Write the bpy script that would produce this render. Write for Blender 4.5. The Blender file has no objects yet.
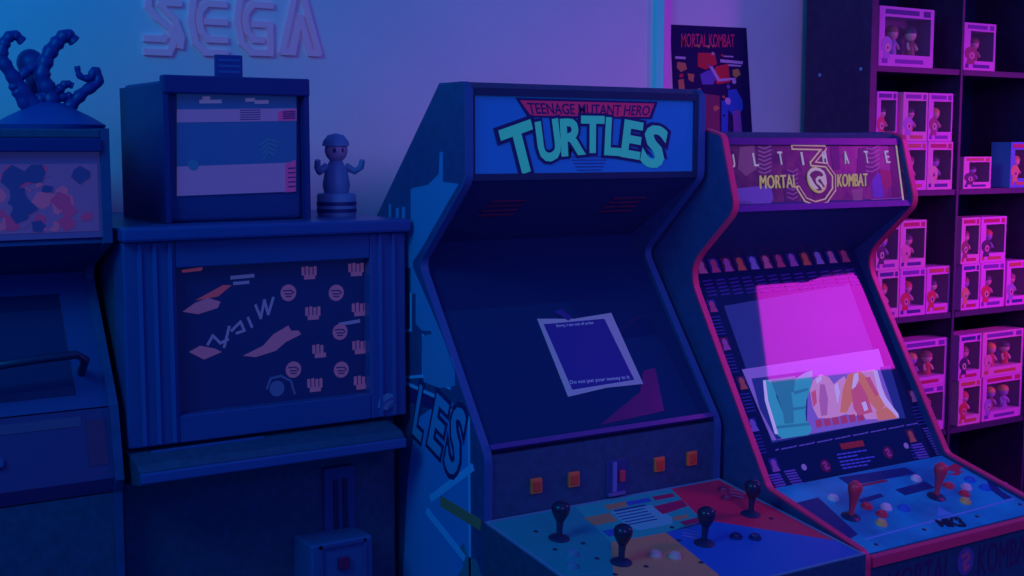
import bpy, bmesh, math, random
from mathutils import Vector as V, Matrix
R = random.Random(7)
sc = bpy.context.scene; COL = sc.collection

# ------------------------------------------------------------------ camera
CZ = 1.62; FOC = 1300.0; TILT = math.atan(140/FOC); PHI = math.atan(math.hypot(FOC, 140)/1988)
RT = V((math.cos(PHI), -math.sin(PHI), 0)); HD = V((math.sin(PHI), math.cos(PHI), 0))
FW = HD*math.cos(TILT) + V((0, 0, -math.sin(TILT))); UP = HD*math.sin(TILT) + V((0, 0, math.cos(TILT)))
EYE = V((0, 0, CZ))
cd = bpy.data.cameras.new('camera'); cam = bpy.data.objects.new('camera', cd); COL.objects.link(cam)
cd.sensor_width = 36; cd.lens = FOC*36/1024; cd.clip_start = .05
m = Matrix((RT, UP, -FW)).transposed().to_4x4(); m.translation = EYE; cam.matrix_world = m
sc.camera = cam
def ray(px, py): return (FW*FOC + RT*(px-512) + UP*(288-py)).normalized()

# ------------------------------------------------------------------ materials
def lin(c): c /= 255; return c/12.92 if c <= .04045 else ((c+.055)/1.055)**2.4
def S(r, g, b): return (lin(r), lin(g), lin(b))
def mat(name, col, rough=.5, metal=0, emit=None, es=1, var=0, scale=30, spec=.5, coat=0, col2=None, noise=None):
    m = bpy.data.materials.new(name); m.use_nodes = True; nt = m.node_tree; b = nt.nodes['Principled BSDF']
    b.inputs['Base Color'].default_value = (*col, 1); b.inputs['Roughness'].default_value = rough
    b.inputs['Metallic'].default_value = metal; b.inputs['Specular IOR Level'].default_value = spec
    b.inputs['Coat Weight'].default_value = coat
    if emit: b.inputs['Emission Color'].default_value = (*emit, 1); b.inputs['Emission Strength'].default_value = es
    if var or col2:
        tc = nt.nodes.new('ShaderNodeTexCoord'); n = nt.nodes.new('ShaderNodeTexNoise'); n.inputs['Scale'].default_value = scale
        n.inputs['Detail'].default_value = 4
        nt.links.new(tc.outputs['Object'], n.inputs['Vector']); r = nt.nodes.new('ShaderNodeValToRGB')
        r.color_ramp.elements[0].position = .35; r.color_ramp.elements[1].position = .65
        c2 = col2 or tuple(min(1, x*(1+var)) for x in col); c1 = col if col2 else tuple(x*(1-var) for x in col)
        r.color_ramp.elements[0].color = (*c1, 1); r.color_ramp.elements[1].color = (*c2, 1)
        nt.links.new(n.outputs['Fac'], r.inputs['Fac']); nt.links.new(r.outputs['Color'], b.inputs['Base Color'])
        if emit and col2:
            nt.links.new(r.outputs['Color'], b.inputs['Emission Color'])
    return m
DARK = (.030, .085, .18)
M = {}
M['laminate'] = mat('navy laminate', DARK, .45, var=.12, scale=60)
M['laminate2'] = mat('dark blue laminate', (.025, .085, .24), .4, var=.1, scale=40)
M['black'] = mat('black plastic', (.018, .03, .10), .35)
M['hood'] = mat('black hood board', (.022, .05, .19), .6)
M['wall'] = mat('painted wall plaster', (.80, .80, .82), .8, var=.03, scale=3)
M['floor'] = mat('dark floor covering', (.04, .05, .09), .6, var=.2, scale=12)
M['glass'] = mat('dark screen glass', (.008, .035, .13), .05, spec=.35)
M['trimblue'] = mat('blue edge molding', (.035, .12, .34), .35)
M['trimred'] = mat('red edge molding', (.95, .05, .18), .35)
M['paper'] = mat('white paper', (.42, .62, .60), .8)
M['paperink'] = mat('dark printed ink', (.02, .04, .30), .8)
M['white'] = mat('white plastic', (.85, .85, .85), .3)
M['red'] = mat('red plastic', (.85, .05, .10), .3)
M['yellow'] = mat('yellow plastic', (.9, .62, .18), .3)
M['orange'] = mat('orange plastic', (.98, .20, .06), .35)
M['orangedk'] = mat('dark orange plastic', (.9, .09, .04), .35)
M['blueplastic'] = mat('blue plastic', (.03, .20, .75), .25)
M['steel'] = mat('worn steel', (.4, .42, .5), .35, 1)
M['bookcase'] = mat('black brown wood board', (.05, .02, .09), .5, var=.15, scale=25)
def flat(name, col, rough=.5, **k):
    if name not in M: M[name] = mat(name, col, rough, **k)
    return M[name]

# ------------------------------------------------------------------ mesh helpers
def bmn(): return bmesh.new()
def face(bm, vs):
    try: bm.faces.new(vs)
    except ValueError: pass
def box(bm, x0, x1, y0, y1, z0, z1, bev=0):
    r = bmesh.ops.create_cube(bm, size=1, matrix=Matrix.Translation(((x0+x1)/2, (y0+y1)/2, (z0+z1)/2)) @ Matrix.Diagonal((abs(x1-x0), abs(y1-y0), abs(z1-z0), 1)))
    if bev:
        es = list({e for v in r['verts'] for e in v.link_edges})
        bmesh.ops.bevel(bm, geom=es, offset=bev, segments=2, affect='EDGES', profile=.5)
    return bm
def ext(bm, pts, d):
    a = [bm.verts.new(p) for p in pts]; b = [bm.verts.new(V(p)+d) for p in pts]; n = len(a)
    face(bm, a[::-1]); face(bm, b)
    for i in range(n): face(bm, (a[i], a[(i+1) % n], b[(i+1) % n], b[i]))
    return bm
def prism(bm, prof, x0, x1): return ext(bm, [V((x0, y, z)) for y, z in prof], V((x1-x0, 0, 0)))
def lathe(bm, o, ax, prof, n=20):
    ax = V(ax).normalized(); t = ax.orthogonal().normalized(); s = ax.cross(t); rings = []
    for r, h in prof:
        if r < 1e-6: rings.append([bm.verts.new(V(o)+ax*h)])
        else: rings.append([bm.verts.new(V(o)+ax*h+(t*math.cos(2*math.pi*i/n)+s*math.sin(2*math.pi*i/n))*r) for i in range(n)])
    for a, b in zip(rings, rings[1:]):
        for i in range(n):
            q = [a[i % len(a)], a[(i+1) % len(a)], b[(i+1) % len(b)], b[i % len(b)]]
            q = list(dict.fromkeys(q))
            if len(q) > 2: face(bm, q)
    for rg, fl in ((rings[0], 1), (rings[-1], 0)):
        if len(rg) > 2: face(bm, rg[::-1] if fl else rg)
    return bm
def ball(bm, c, rx, ry=None, rz=None, n=14):
    bmesh.ops.create_uvsphere(bm, u_segments=n, v_segments=max(6, n*2//3), radius=1, matrix=Matrix.Translation(c) @ Matrix.Diagonal((rx, ry or rx, rz or rx, 1))); return bm
def tube(bm, pts, rad, n=10):
    pts = [V(p) for p in pts]; rings = []
    for i, p in enumerate(pts):
        t = (pts[min(i+1, len(pts)-1)]-pts[max(i-1, 0)]).normalized()
        a = t.cross(V((.31, .9, .27))).normalized(); b = t.cross(a); r = rad(i/(len(pts)-1)) if callable(rad) else rad
        rings.append([bm.verts.new(p+(a*math.cos(2*math.pi*k/n)+b*math.sin(2*math.pi*k/n))*r) for k in range(n)])
    for A, B in zip(rings, rings[1:]):
        for k in range(n): face(bm, (A[k], A[(k+1) % n], B[(k+1) % n], B[k]))
    face(bm, rings[0][::-1]); face(bm, rings[-1]); return bm
def strip(bm, prof, x0, x1, t):
    """a thin moulding laid along an open profile line of (y,z) points, t thick to the outside"""
    n = len(prof); nor = []
    for i in range(n):
        a = V(prof[max(i-1, 0)]); b = V(prof[min(i+1, n-1)]); d = (b-a).normalized(); nor.append(V((-d.y, d.x)))
    out = [V(p)+q*t for p, q in zip(prof, nor)]
    rows = []
    for i in range(n):
        p = V(prof[i])-nor[i]*.001; o = out[i]
        rows.append([bm.verts.new(c) for c in ((x0, p.x, p.y), (x1, p.x, p.y), (x1, o.x, o.y), (x0, o.x, o.y))])
    for A, B in zip(rows, rows[1:]):
        for k in range(4): face(bm, (A[k], A[(k+1) % 4], B[(k+1) % 4], B[k]))
    face(bm, rows[0][::-1]); face(bm, rows[-1]); return bm
def smooth_prof(pts, rad, seg=5):
    """round the inner corners of an open (y,z) line"""
    out = [pts[0]]
    for i in range(1, len(pts)-1):
        p = V(pts[i]); a = V(pts[i-1])-p; b = V(pts[i+1])-p; r = rad.get(i, 0) if isinstance(rad, dict) else rad
        if r <= 0: out.append(pts[i]); continue
        r = min(r, a.length*.48, b.length*.48); A = p+a.normalized()*r; B = p+b.normalized()*r
        for k in range(seg+1):
            t = k/seg; q = A*(1-t)**2+p*2*t*(1-t)+B*t*t; out.append((q.x, q.y))
    out.append(pts[-1]); return out

class Fr:
    """a flat face in the room: origin, two axes and the outward normal"""
    def __init__(s, o, u, v): s.o = V(o); s.u = V(u).normalized(); v = V(v); s.v = (v-s.u*v.dot(s.u)).normalized(); s.n = s.u.cross(s.v)
    def p(s, u, v, w=0): return s.o+s.u*u+s.v*v+s.n*w
    def at(s, px, py):
        d = ray(px, py); t = (s.o-EYE).dot(s.n)/d.dot(s.n); q = EYE+d*t-s.o; return (q.dot(s.u), q.dot(s.v))
    def ats(s, *pts): return [s.at(*p) for p in pts]
    def w(s, px, py, w=0): return s.p(*s.at(px, py), w)
_j = [0]
def jit(): _j[0] = (_j[0]+1) % 11; return _j[0]*2e-5
def poly(bm, fr, uv, w0=-.0005, w1=.0008):
    w1 += jit()
    a = sum(uv[i][0]*uv[(i+1) % len(uv)][1]-uv[(i+1) % len(uv)][0]*uv[i][1] for i in range(len(uv)))
    if a < 0: uv = uv[::-1]
    return ext(bm, [fr.p(u, v, w0) for u, v in uv], fr.n*(w1-w0))
def rect(bm, fr, u0, u1, v0, v1, w0=-.0005, w1=.0008): return poly(bm, fr, [(u0, v0), (u1, v0), (u1, v1), (u0, v1)], w0, w1)
def disc(bm, fr, u, v, ru, rv=None, w0=-.0005, w1=.0008, n=20):
    rv = rv or ru
    return poly(bm, fr, [(u+ru*math.cos(2*math.pi*i/n), v+rv*math.sin(2*math.pi*i/n)) for i in range(n)], w0, w1)
def line(bm, fr, pts, wd, w0=-.0005, w1=.0008):
    for (a, b), (c, d) in zip(pts, pts[1:]):
        L = math.hypot(c-a, d-b) or 1; nx, ny = -(d-b)/L*wd/2, (c-a)/L*wd/2; ex, ey = (c-a)/L*wd*.35, (d-b)/L*wd*.35
        poly(bm, fr, [(a+nx-ex, b+ny-ey), (a-nx-ex, b-ny-ey), (c-nx+ex, d-ny+ey), (c+nx+ex, d+ny+ey)], w0, w1)
    return bm
_tx = {}
def glyphs(s, off=0, shear=0):
    k = (s, off, shear)
    if k not in _tx:
        c = bpy.data.curves.new('lettering', 'FONT'); c.body = s; c.offset = off; c.shear = shear; c.resolution_u = 3; c.fill_mode = 'FRONT'
        o = bpy.data.objects.new('lettering', c); COL.objects.link(o)
        me = bpy.data.meshes.new_from_object(o.evaluated_get(bpy.context.evaluated_depsgraph_get()))
        vs = [(v.co.x, v.co.y) for v in me.vertices]; fs = [list(p.vertices) for p in me.polygons]
        bpy.data.objects.remove(o); bpy.data.meshes.remove(me); bpy.data.curves.remove(c); _tx[k] = (vs, fs)
    return _tx[k]
def text(bm, fr, s, c, w, h, rot=0, off=0, shear=0, w1=.0012, quad=None, pad=0):
    """raised lettering fitted to a w x h box centred on c, or to a four-cornered patch (bl, br, tr, tl)"""
    vs, fs = glyphs(s, off, shear)
    if not vs: return bm
    b0, _ = glyphs(s, 0, shear)
    x0 = min(v[0] for v in b0); x1 = max(v[0] for v in b0); y0 = min(v[1] for v in b0); y1 = max(v[1] for v in b0)
    ca, sa = math.cos(rot), math.sin(rot); P = []; w1 += jit()
    for x, y in vs:
        a = (x-x0)/max(1e-6, x1-x0); b = (y-y0)/max(1e-6, y1-y0)
        if quad:
            (ax, ay), (bx, by), (cx, cy), (dx, dy) = quad
            P.append(((ax*(1-a)+bx*a)*(1-b)+(dx*(1-a)+cx*a)*b, (ay*(1-a)+by*a)*(1-b)+(dy*(1-a)+cy*a)*b))
        else:
            u = (a-.5)*w; v = (b-.5)*h; P.append((c[0]+u*ca-v*sa, c[1]+u*sa+v*ca))
    top = [bm.verts.new(fr.p(u, v, w1)) for u, v in P]; ed = {}
    for f in fs:
        face(bm, [top[i] for i in f])
        for i, j in zip(f, f[1:]+f[:1]): ed[(i, j)] = 1
    bot = {}
    for (i, j) in ed:
        if (j, i) not in ed:
            for k in (i, j):
                if k not in bot: bot[k] = bm.verts.new(fr.p(*P[k], 0))
            face(bm, (top[j], top[i], bot[i], bot[j]))
    return bm

# ------------------------------------------------------------------ objects
def root(name, loc, label, cat, group=None):
    o = bpy.data.objects.new(name, None); COL.objects.link(o); o.location = loc; o.empty_display_size = .1
    o['label'] = label; o['category'] = cat
    if group: o['group'] = group
    return o
def base_of(p):
    v = V((0, 0, 0))
    while p: v += p.location; p = p.parent
    return v
def part(name, bm, material, parent=None, smooth=False, label=None, kind=None, cat=None, group=None, fix=True, loc=None):
    if fix: bmesh.ops.recalc_face_normals(bm, faces=bm.faces)
    me = bpy.data.meshes.new(name); off = base_of(parent) if parent else V(loc or (0, 0, 0))
    bmesh.ops.translate(bm, verts=bm.verts, vec=-off); bm.to_mesh(me); bm.free()
    for m_ in (material if isinstance(material, (list, tuple)) else [material]): me.materials.append(m_)
    if smooth:
        for p in me.polygons: p.use_smooth = True
        try: me.set_sharp_from_angle(angle=math.radians(40))
        except Exception: pass
    o = bpy.data.objects.new(name, me); COL.objects.link(o)
    if parent: o.parent = parent
    else: o.location = off
    if label: o['label'] = label
    if kind: o['kind'] = kind
    if cat: o['category'] = cat
    if group: o['group'] = group
    return o

# ================================================================== the room
YW = 3.45
part('wall_back', box(bmn(), -2.5, 7.5, YW, YW+.12, 0, 3.1), M['wall'], kind='structure')
part('floor', box(bmn(), -2.5, 7.5, -1.5, YW+.12, -.1, 0), M['floor'], kind='structure')
part('baseboard_back', box(bmn(), -2.5, 7.5, YW-.014, YW, 0, .09, .004), flat('grey baseboard', (.1, .1, .16)), kind='structure')
WF = Fr((0, YW, 0), (1, 0, 0), (0, 0, 1))
def wx(px, py): return WF.at(px, py)[0]
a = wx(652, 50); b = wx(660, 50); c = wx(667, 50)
part('painted_cyan_light', box(bmn(), a, b, YW-.022, YW, .09, 3.1, .004), flat('cyan light paint', (.02, .4, .45), emit=(.01, .15, .32), es=.6), kind='structure')  # cyan light falling on the wall, painted as a faintly glowing band
part('painted_magenta_light', box(bmn(), b, c, YW-.022, YW, .09, 3.1, .004), flat('magenta light paint', (.4, .1, .4), emit=(.17, .03, .30), es=.7), kind='structure')  # magenta shadow band beside it, put in as a glowing coloured strip

# ================================================================== blue marquee cabinet
def joystick(parent, fr, px, py, kind, h=.082):
    u, v = fr.at(px, py); o = fr.p(u, v)
    if kind == 'black': bw, shf, knob = M['black'], M['black'], flat('glossy black knob', (.02, .025, .07), .2)
    else: bw, shf, knob = M['black'], M['red'], M['red']
    ax = (fr.n+V((0, 0, .6))).normalized()
    j = part('joystick', lathe(bmn(), o, fr.n, [(.0235, 0), (.0235, .003), (.019, .006), (.009, .009), (0, .009)]), bw, parent, True)
    part('shaft', lathe(bmn(), o, ax, [(.007, .004), (.007, h*.3), (.0085, h*.5), (.010, h*.62)]), shf, j, True)
    if kind == 'black': pr = [(0, h*.5), (.010, h*.52), (.0145, h*.62), (.0195, h*.75), (.0205, h*.87), (.018, h*.96), (.011, h*1.02), (0, h*1.035)]
    else: pr = [(0, h*.28), (.008, h*.3), (.0095, h*.45), (.0125, h*.62), (.0165, h*.76), (.0175, h*.88), (.0145, h*.97), (.008, h*1.03), (0, h*1.04)]
    part('knob', lathe(bmn(), o, ax, pr), knob, j, True)
def button(parent, fr, px, py, m_, r=.0145, label=None, rim=None):
    u, v = fr.at(px, py); o = fr.p(u, v)
    b_ = part('button', lathe(bmn(), o, fr.n, [(r, 0), (r, .004), (r*.93, .006), (r*.78, .0062), (r*.76, .003)]), rim or m_, parent, True, label=label)
    part('plunger', lathe(bmn(), o, fr.n, [(r*.74, .002), (r*.74, .009), (r*.66, .0105), (0, .0095)]), m_, b_, True)
def screws(parent, fr, pts, name='bolt'):
    for p in pts:
        part(name, lathe(bmn(), fr.w(*p), fr.n, [(.006, 0), (.006, .0015), (.0035, .003), (0, .003)], 10), flat('dark bolt', (.03, .03, .07), .4), parent, True)

def blue_cabinet():
    XL, XR = 1.488, 2.180
    t = root('arcade_cabinet', ((XL+XR)/2, 2.8, 0), 'dark four-player arcade cabinet with a blue lettered marquee and a notice on its screen', 'arcade machine')
    front = smooth_prof([(2.385, .0), (2.372, .945), (2.662, 1.350), (2.449, 1.548), (2.449, 1.752)], {2: .03, 3: .02, 1: .02})
    prof = front+[(2.462, 1.765), (2.56, 1.765), (2.87, 1.455), (3.36, 1.20), (3.36, 0)]
    for x in (XL, XR-.018):
        part('side_panel', prism(bmn(), prof, x, x+.018), M['laminate2'], t)
        part('edge_trim', strip(bmn(), front, x-.001, x+.019, .003), M['trimblue'], t)
    i0, i1 = XL+.018, XR-.018
    part('top_panel', prism(bmn(), [(2.462, 1.744), (2.462, 1.764), (2.559, 1.764), (2.868, 1.453), (2.858, 1.438), (2.552, 1.744)], i0, i1), M['laminate'], t)
    part('back_panel', prism(bmn(), [(2.869, 1.452), (3.355, 1.199), (3.355, 0), (3.337, 0), (3.337, 1.185), (2.862, 1.437)], i0, i1), M['laminate'], t)
    # marquee
    f = Fr((XL, 2.456, 1.55), (1, 0, 0), (0, 0, 1))
    mq = part('marquee', box(bmn(), i0, i1, 2.457, 2.47, 1.552, 1.743), flat('blue marquee print', (.02, .18, .55), .25, emit=(.005, .09, .40), es=.2), t)
    fb = bmn()
    box(fb, i0, i1, 2.449, 2.457, 1.735, 1.752); box(fb, i0, i1, 2.449, 2.457, 1.548, 1.563)
    box(fb, i0, i0+.008, 2.449, 2.457, 1.563, 1.735); box(fb, i1-.012, i1, 2.449, 2.457, 1.563, 1.735)
    part('marquee_frame', fb, M['black'], t)
    Z1 = lambda X, Y: (440+X/3.6, 60+Y/3.6)
    F1 = lambda *p: f.ats(*[Z1(*q) for q in p])
    out = flat('dark blue outline ink', (.008, .012, .14), .5)
    part('banner_outline', poly(bmn(), f, F1((272, 136), (784, 150), (762, 213), (316, 207)), -.0005, .0006), out, mq)
    part('banner', poly(bmn(), f, F1((287, 145), (771, 157), (752, 205), (326, 200)), -.0005, .0010), flat('crimson banner ink', (.55, .03, .14), .5, emit=(.16, .008, .05), es=.4), mq)
    bb = bmn(); text(bb, f, 'TEENAGE MUTANT HERO', None, 0, 0, off=.012, w1=.0016, quad=F1((322, 193), (750, 200), (757, 165), (312, 154)))
    part('banner_lettering', bb, out, mq)
    L = [('T', 288, 320, 39, 29, 17), ('U', 390, 291, 33, 21, 9), ('R', 474, 277, 30, 21, 4), ('T', 548, 268, 30, 22, 0), ('L', 622, 276, 31, 15, -3), ('E', 690, 287, 31, 18, -8), ('S', 770, 312, 36, 22, -13)]
    bo, bg, bs = bmn(), bmn(), bmn(); k = .0029
    for ch, x, y, h, w, r in L:
        c = f.at(*Z1(x, y)); rr = math.radians(r)
        text(bo, f, ch, c, w*k, h*k*.90, rr, off=.092, w1=.0017)
        text(bg, f, ch, c, w*k*.95, h*k*.90, rr, off=.036, w1=.0026)
    part('logo_outline', bo, out, mq)
    part('logo_lettering', bg, flat('green logo ink', (.04, .80, .42), .5, emit=(.01, .17, .14), es=.55), mq)
    for i in range(5):
        w = (520-470-i*4)*1.0
        y = 350+i*12; u0, v0 = f.at(*Z1(470+i*6, y)); u1, _ = f.at(*Z1(606-i*6, y)); rect(bs, f, u0, u1, v0, v0+.0022)
    part('fine_print', bs, flat('faint blue ink', (.02, .07, .33), .5), mq)
    # hood underside, speaker slots
    h = [(2.452, 1.549), (2.715, 1.390), (2.725, 1.403), (2.456, 1.562)]
    hd = part('hood', prism(bmn(), h, i0, i1), M['hood'], t)
    hf = Fr((XL, 2.452, 1.549), (1, 0, 0), (0, -.248, .150))
    for cx in (.17, .53):
        bb = bmn()
        for q in range(4): rect(bb, hf, cx-.05, cx+.05, -.105-q*.022, -.098-q*.022, -.001, .002)
        part('speaker_grille', bb, flat('dark red grille', (.16, .02, .10), .4), hd)
    # screen glass and its borders
    a, b = V((2.374, .957)), V((2.662, 1.350)); d = (b-a).normalized(); n = V((-d.y, d.x))
    g0, g1 = a-n*.012, b-n*.012+d*.09
    gl = part('screen', prism(bmn(), [tuple(g0), tuple(g1), tuple(g1-n*.01), tuple(g0-n*.01)], i0, i1), M['glass'], t)
    part('screen_sill', prism(bmn(), [tuple(a+n*.004), tuple(a+d*.012+n*.004), tuple(a+d*.012-n*.011), tuple(a-n*.011)], i0, i1), flat('purple highlight sill', (.10, .05, .28), .3), t)  # lower bezel edge, its highlight painted in as purple
    global SCR; SCR = Fr((XL, g0.x, g0.y), (1, 0, 0), (0, d.x, d.y))
    sh = bmn(); poly(sh, SCR, SCR.ats((600, 425), (664, 411), (655, 368), (643, 371), (640, 392)), -.0003, .0005)
    part('screen_reflection', sh, flat('maroon reflection', (.10, .015, .14), .3), gl, label='dark maroon painted reflection at the foot of the screen')  # reddish reflection in the glass, painted as a maroon patch
    # coin front
    fp = part('coin_panel', prism(bmn(), [(2.3745, .79), (2.3735, .945), (2.392, .945), (2.392, .79)], i0, i1), M['laminate'], t)
    cf = Fr((XL, 2.3740, .8), (1, 0, 0), (0, 0, 1))
    for px, py in ((535, 485.5), (572.5, 479), (658, 464), (690.5, 458)):
        u, v = cf.at(px, py)
        b_ = part('coin_button', box(bmn(), XL+u-.0155, XL+u+.0155, 2.366, 2.3745, .8+v-.0175, .8+v+.0175, .002), M['orange'], fp)
        part('button_face', box(bmn(), XL+u-.010, XL+u+.010, 2.363, 2.367, .8+v-.0115, .8+v+.0115, .002), M['orangedk'], b_)
    u, v = cf.at(616, 476)
    cs = part('coin_slot', box(bmn(), XL+u-.030, XL+u+.030, 2.370, 2.3745, .8+v-.045, .8+v+.04, .002), flat('dark slot plate', (.04, .06, .24), .3), fp)
    part('slot_bar', box(bmn(), XL+u-.014, XL+u-.004, 2.364, 2.371, .8+v-.036, .8+v+.036, .001), flat('pale violet bar', (.22, .2, .55), .4), cs)
    part('slot_foot', box(bmn(), XL+u-.026, XL+u+.022, 2.364, 2.371, .8+v-.045, .8+v-.037, .001), flat('violet strip', (.2, .14, .42), .4), cs)
    part('return_button', box(bmn(), XL+u+.004, XL+u+.02, 2.362, 2.371, .8+v-.014, .8+v+.014, .003), M['red'], cs)
    part('front_panel', box(bmn(), i0, i1, 2.388, 2.406, .02, .79), M['laminate'], t)
    part('plinth', box(bmn(), i0, i1, 2.43, 3.33, .0, .06), M['black'], t)
    # control panel
    p0, p1 = (2.372, .797), (1.90, .728)
    cp = part('control_panel', prism(bmn(), [p0, p1, (1.90, .62), (2.372, .60)], XL-.004, XR+.004), M['laminate'], t)
    f = Fr((XL, p1[0], p1[1]), (1, 0, 0), (0, p0[0]-p1[0], p0[1]-p1[1])); D = math.hypot(p0[0]-p1[0], p0[1]-p1[1]); W = XR-XL
    eb = bmn()
    rect(eb, f, 0, .006, 0, D, -.0005, .003); rect(eb, f, W-.006, W, 0, D, -.0005, .003); rect(eb, f, .006, W-.006, 0, .006, -.0005, .003); rect(eb, f, .006, W-.006, D-.006, D, -.0005, .003)
    part('panel_border', eb, flat('pale teal border', (.12, .35, .5), .35), cp)
    def clip(uv): return [(min(max(u, .006), W-.006), min(max(v, .006), D-.006)) for u, v in uv]
    A = f.at
    c1, c2, c3, c4 = A(572, 505), A(667, 487), A(703, 521), A(611, 543)
    c2 = (c2[0], D-.006); c1 = (c1[0], D-.006)
    r5 = A(835, 541); o6 = A(597, 576); b7 = A(725, 580)
    def ov(name, uv, m_, lb): return part(name, poly(bmn(), f, clip(uv), -.0005, .0012), m_, cp, label=lb)
    dv = V((c4[0]-o6[0], c4[1]-o6[1])); o6 = (c4[0]-dv.x*c4[1]/dv.y, .006)
    dv = V((A(666, 533)[0]-b7[0], A(666, 533)[1]-b7[1])); b7 = (A(666, 533)[0]-dv.x*A(666, 533)[1]/dv.y, .006)
    ov('player_overlay', [(.006, D), c1, c4, o6, (.006, .006)], flat('teal overlay', (.008, .38, .40), .4), 'teal player area')
    ov('player_overlay', [c4, A(666, 533), b7, o6], flat('orange overlay', (.80, .34, .16), .4), 'orange player area')
    ov('player_overlay', [A(666, 533), A(715, 522), r5, (W, r5[1]), (W, .006), b7], flat('blue overlay', (.015, .16, .62), .4), 'blue player area')
    ov('player_overlay', [c2, (W, D), (W, r5[1]), r5, A(715, 522), A(703, 521)], flat('red overlay', (.85, .03, .11), .4), 'red player area')
    ip = ov('instruction_overlay', [c1, c2, A(703, 521), A(666, 533), c4], flat('green teal overlay', (.02, .52, .44), .4), 'pale teal instruction area in the middle')
    Z8 = lambda X, Y: A(540+X/4.235, 440+Y/4.235)
    def pt(name, pts, m_): part(name, poly(bmn(), f, [Z8(*q) for q in pts], .001, .0018), m_, ip)
    og = flat('ochre ink', (.50, .30, .14), .5); cr = flat('crimson ink', (.45, .02, .12), .5); bl = flat('royal blue ink', (.03, .12, .52), .5); pa = flat('pale ink', (.14, .62, .62), .5)
    pt('print_block', [(270, 280), (362, 262), (368, 283), (290, 300)], og); pt('print_block', [(365, 265), (460, 247), (472, 262), (375, 280)], bl)
    pt('print_block', [(475, 243), (560, 228), (572, 242), (488, 258)], cr); pt('print_block', [(185, 332), (295, 312), (328, 345), (232, 365)], og)
    pt('print_block', [(300, 308), (470, 278), (560, 330), (560, 358), (420, 385), (375, 370)], pa); pt('print_block', [(478, 285), (600, 255), (625, 282), (520, 318)], cr)
    pt('print_block', [(560, 330), (620, 318), (632, 330), (572, 345)], og); pt('print_block', [(590, 350), (690, 325), (690, 345), (615, 365)], cr)
    pt('print_block', [(262, 388), (340, 372), (370, 395), (292, 412)], bl)
    bb = bmn()
    for q in range(5):
        x = 320+q*14; y = 318+q*11; line(bb, f, [Z8(x, y), Z8(x+120, y-24)], .0035, .0018, .0024)
    line(bb, f, [Z8(318, 304), Z8(440, 280)], .007, .0018, .0024)
    part('print_text', bb, flat('navy ink', (.02, .04, .25), .5), ip)
    for px, py in ((559, 539), (621, 563), (704, 544), (750.5, 515)): joystick(cp, f, px, py, 'black')
    tb = flat('teal button plastic', (.08, .33, .45), .3)
    for px, py in ((572, 555.5), (572, 567.5)): button(cp, f, px, py, tb, label='teal button')
    wb = flat('cream button plastic', (.72, .55, .5), .3)
    for px, py in ((655.5, 556), (675, 557.5)): button(cp, f, px, py, wb, label='cream button')
    for px, py in ((736, 538), (755, 539)): button(cp, f, px, py, flat('dark blue button', (.01, .03, .16), .25), label='dark blue button')
    for px, py in ((723.5, 491), (727, 499)): button(cp, f, px, py, flat('wine red button', (.38, .03, .13), .3), label='wine red button')
    screws(cp, f, [(536, 532), (583, 544), (555, 550), (597, 559), (615, 575), (646, 567), (701, 563), (672, 528), (714, 512), (771, 519), (679, 541)])
    for (a_, b_) in ((728, 489), (683, 530)):
        bb = bmn()
        for q in range(3): p = A(a_, b_+q*3); q2 = A(a_+15, b_+q*3+3); line(bb, f, [p, q2], .0025, .001, .0018)
        part('print_text', bb, flat('pale violet ink', (.4, .25, .5), .5), cp)
    # left side art
    f = Fr((XL, 3.36, 0), (0, -1, 0), (0, 0, 1)); s = [o for o in t.children if o.name.startswith('side_panel')][0]
    sk = [(443, 152), (443, 182), (459, 184), (437, 222), (421, 250), (413, 262), (413, 268), (430, 307), (455, 366), (455, 386), (440, 388), (424, 382), (424, 376), (423, 374), (422, 336), (432, 334), (431, 331), (423, 331), (416, 324), (416, 294), (411, 293), (411, 268), (398, 267), (390, 268), (390, 235), (380, 232), (370, 236), (340, 240), (340, 228), (372, 229), (389, 225), (389, 204), (391, 204), (391, 229), (396, 227), (396, 208), (399, 208), (399, 224), (402, 224), (402, 207), (405, 207), (405, 222), (411, 220), (411, 190), (413, 188), (428, 185), (433, 180), (439, 174), (440, 152)]
    part('skyline_print', poly(bmn(), f, f.ats(*sk), -.0005, .0008), flat('pale blue skyline ink', (.04, .32, .62), .45), s)
    bb = bmn()
    for q in ([(391, 268), (391, 300), (398, 302), (399, 380)], [(411, 293), (411, 330), (400, 332)], [(423, 335), (423, 376), (450, 388)], [(400, 378), (424, 376)]): line(bb, f, f.ats(*q), .007)
    part('skyline_outline', bb, flat('light blue line ink', (.12, .58, .95), .45), s)
    part('picture_print', poly(bmn(), f, f.ats((437, 404), (469, 418), (469, 640), (400, 640), (408, 480), (416, 420)), -.0005, .0008), flat('mid blue picture ink', (.03, .30, .70), .45), s)
    bb = bmn(); line(bb, f, f.ats((404, 382), (452, 404), (446, 416), (437, 404)), .008, -.0005, .0012); line(bb, f, f.ats((437, 404), (469, 418), (471, 640)), .008, -.0005, .0012)
    part('picture_border', bb, flat('light blue border ink', (.12, .58, .9), .45), s)
    part('banner_print', poly(bmn(), f, f.ats((404, 384), (451, 404), (446, 414), (410, 402)), -.0005, .0010), flat('plum banner ink', (.09, .02, .16), .45), s)
    bo, bg = bmn(), bmn()
    for ch, x, y, w, h, r in (('L', 421, 413, .04, .125, -18), ('E', 439, 425, .055, .13, -20), ('S', 456, 441, .055, .16, -18)):
        c = f.at(x, y); text(bo, f, ch, c, w, h, math.radians(r), off=.08, w1=.0016); text(bg, f, ch, c, w, h, math.radians(r), off=.02, w1=.0024)
    part('side_logo_outline', bo, flat('navy outline ink', (.012, .02, .14), .5), s); part('side_logo', bg, flat('slate blue logo ink', (.06, .36, .66), .5), s)
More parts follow.
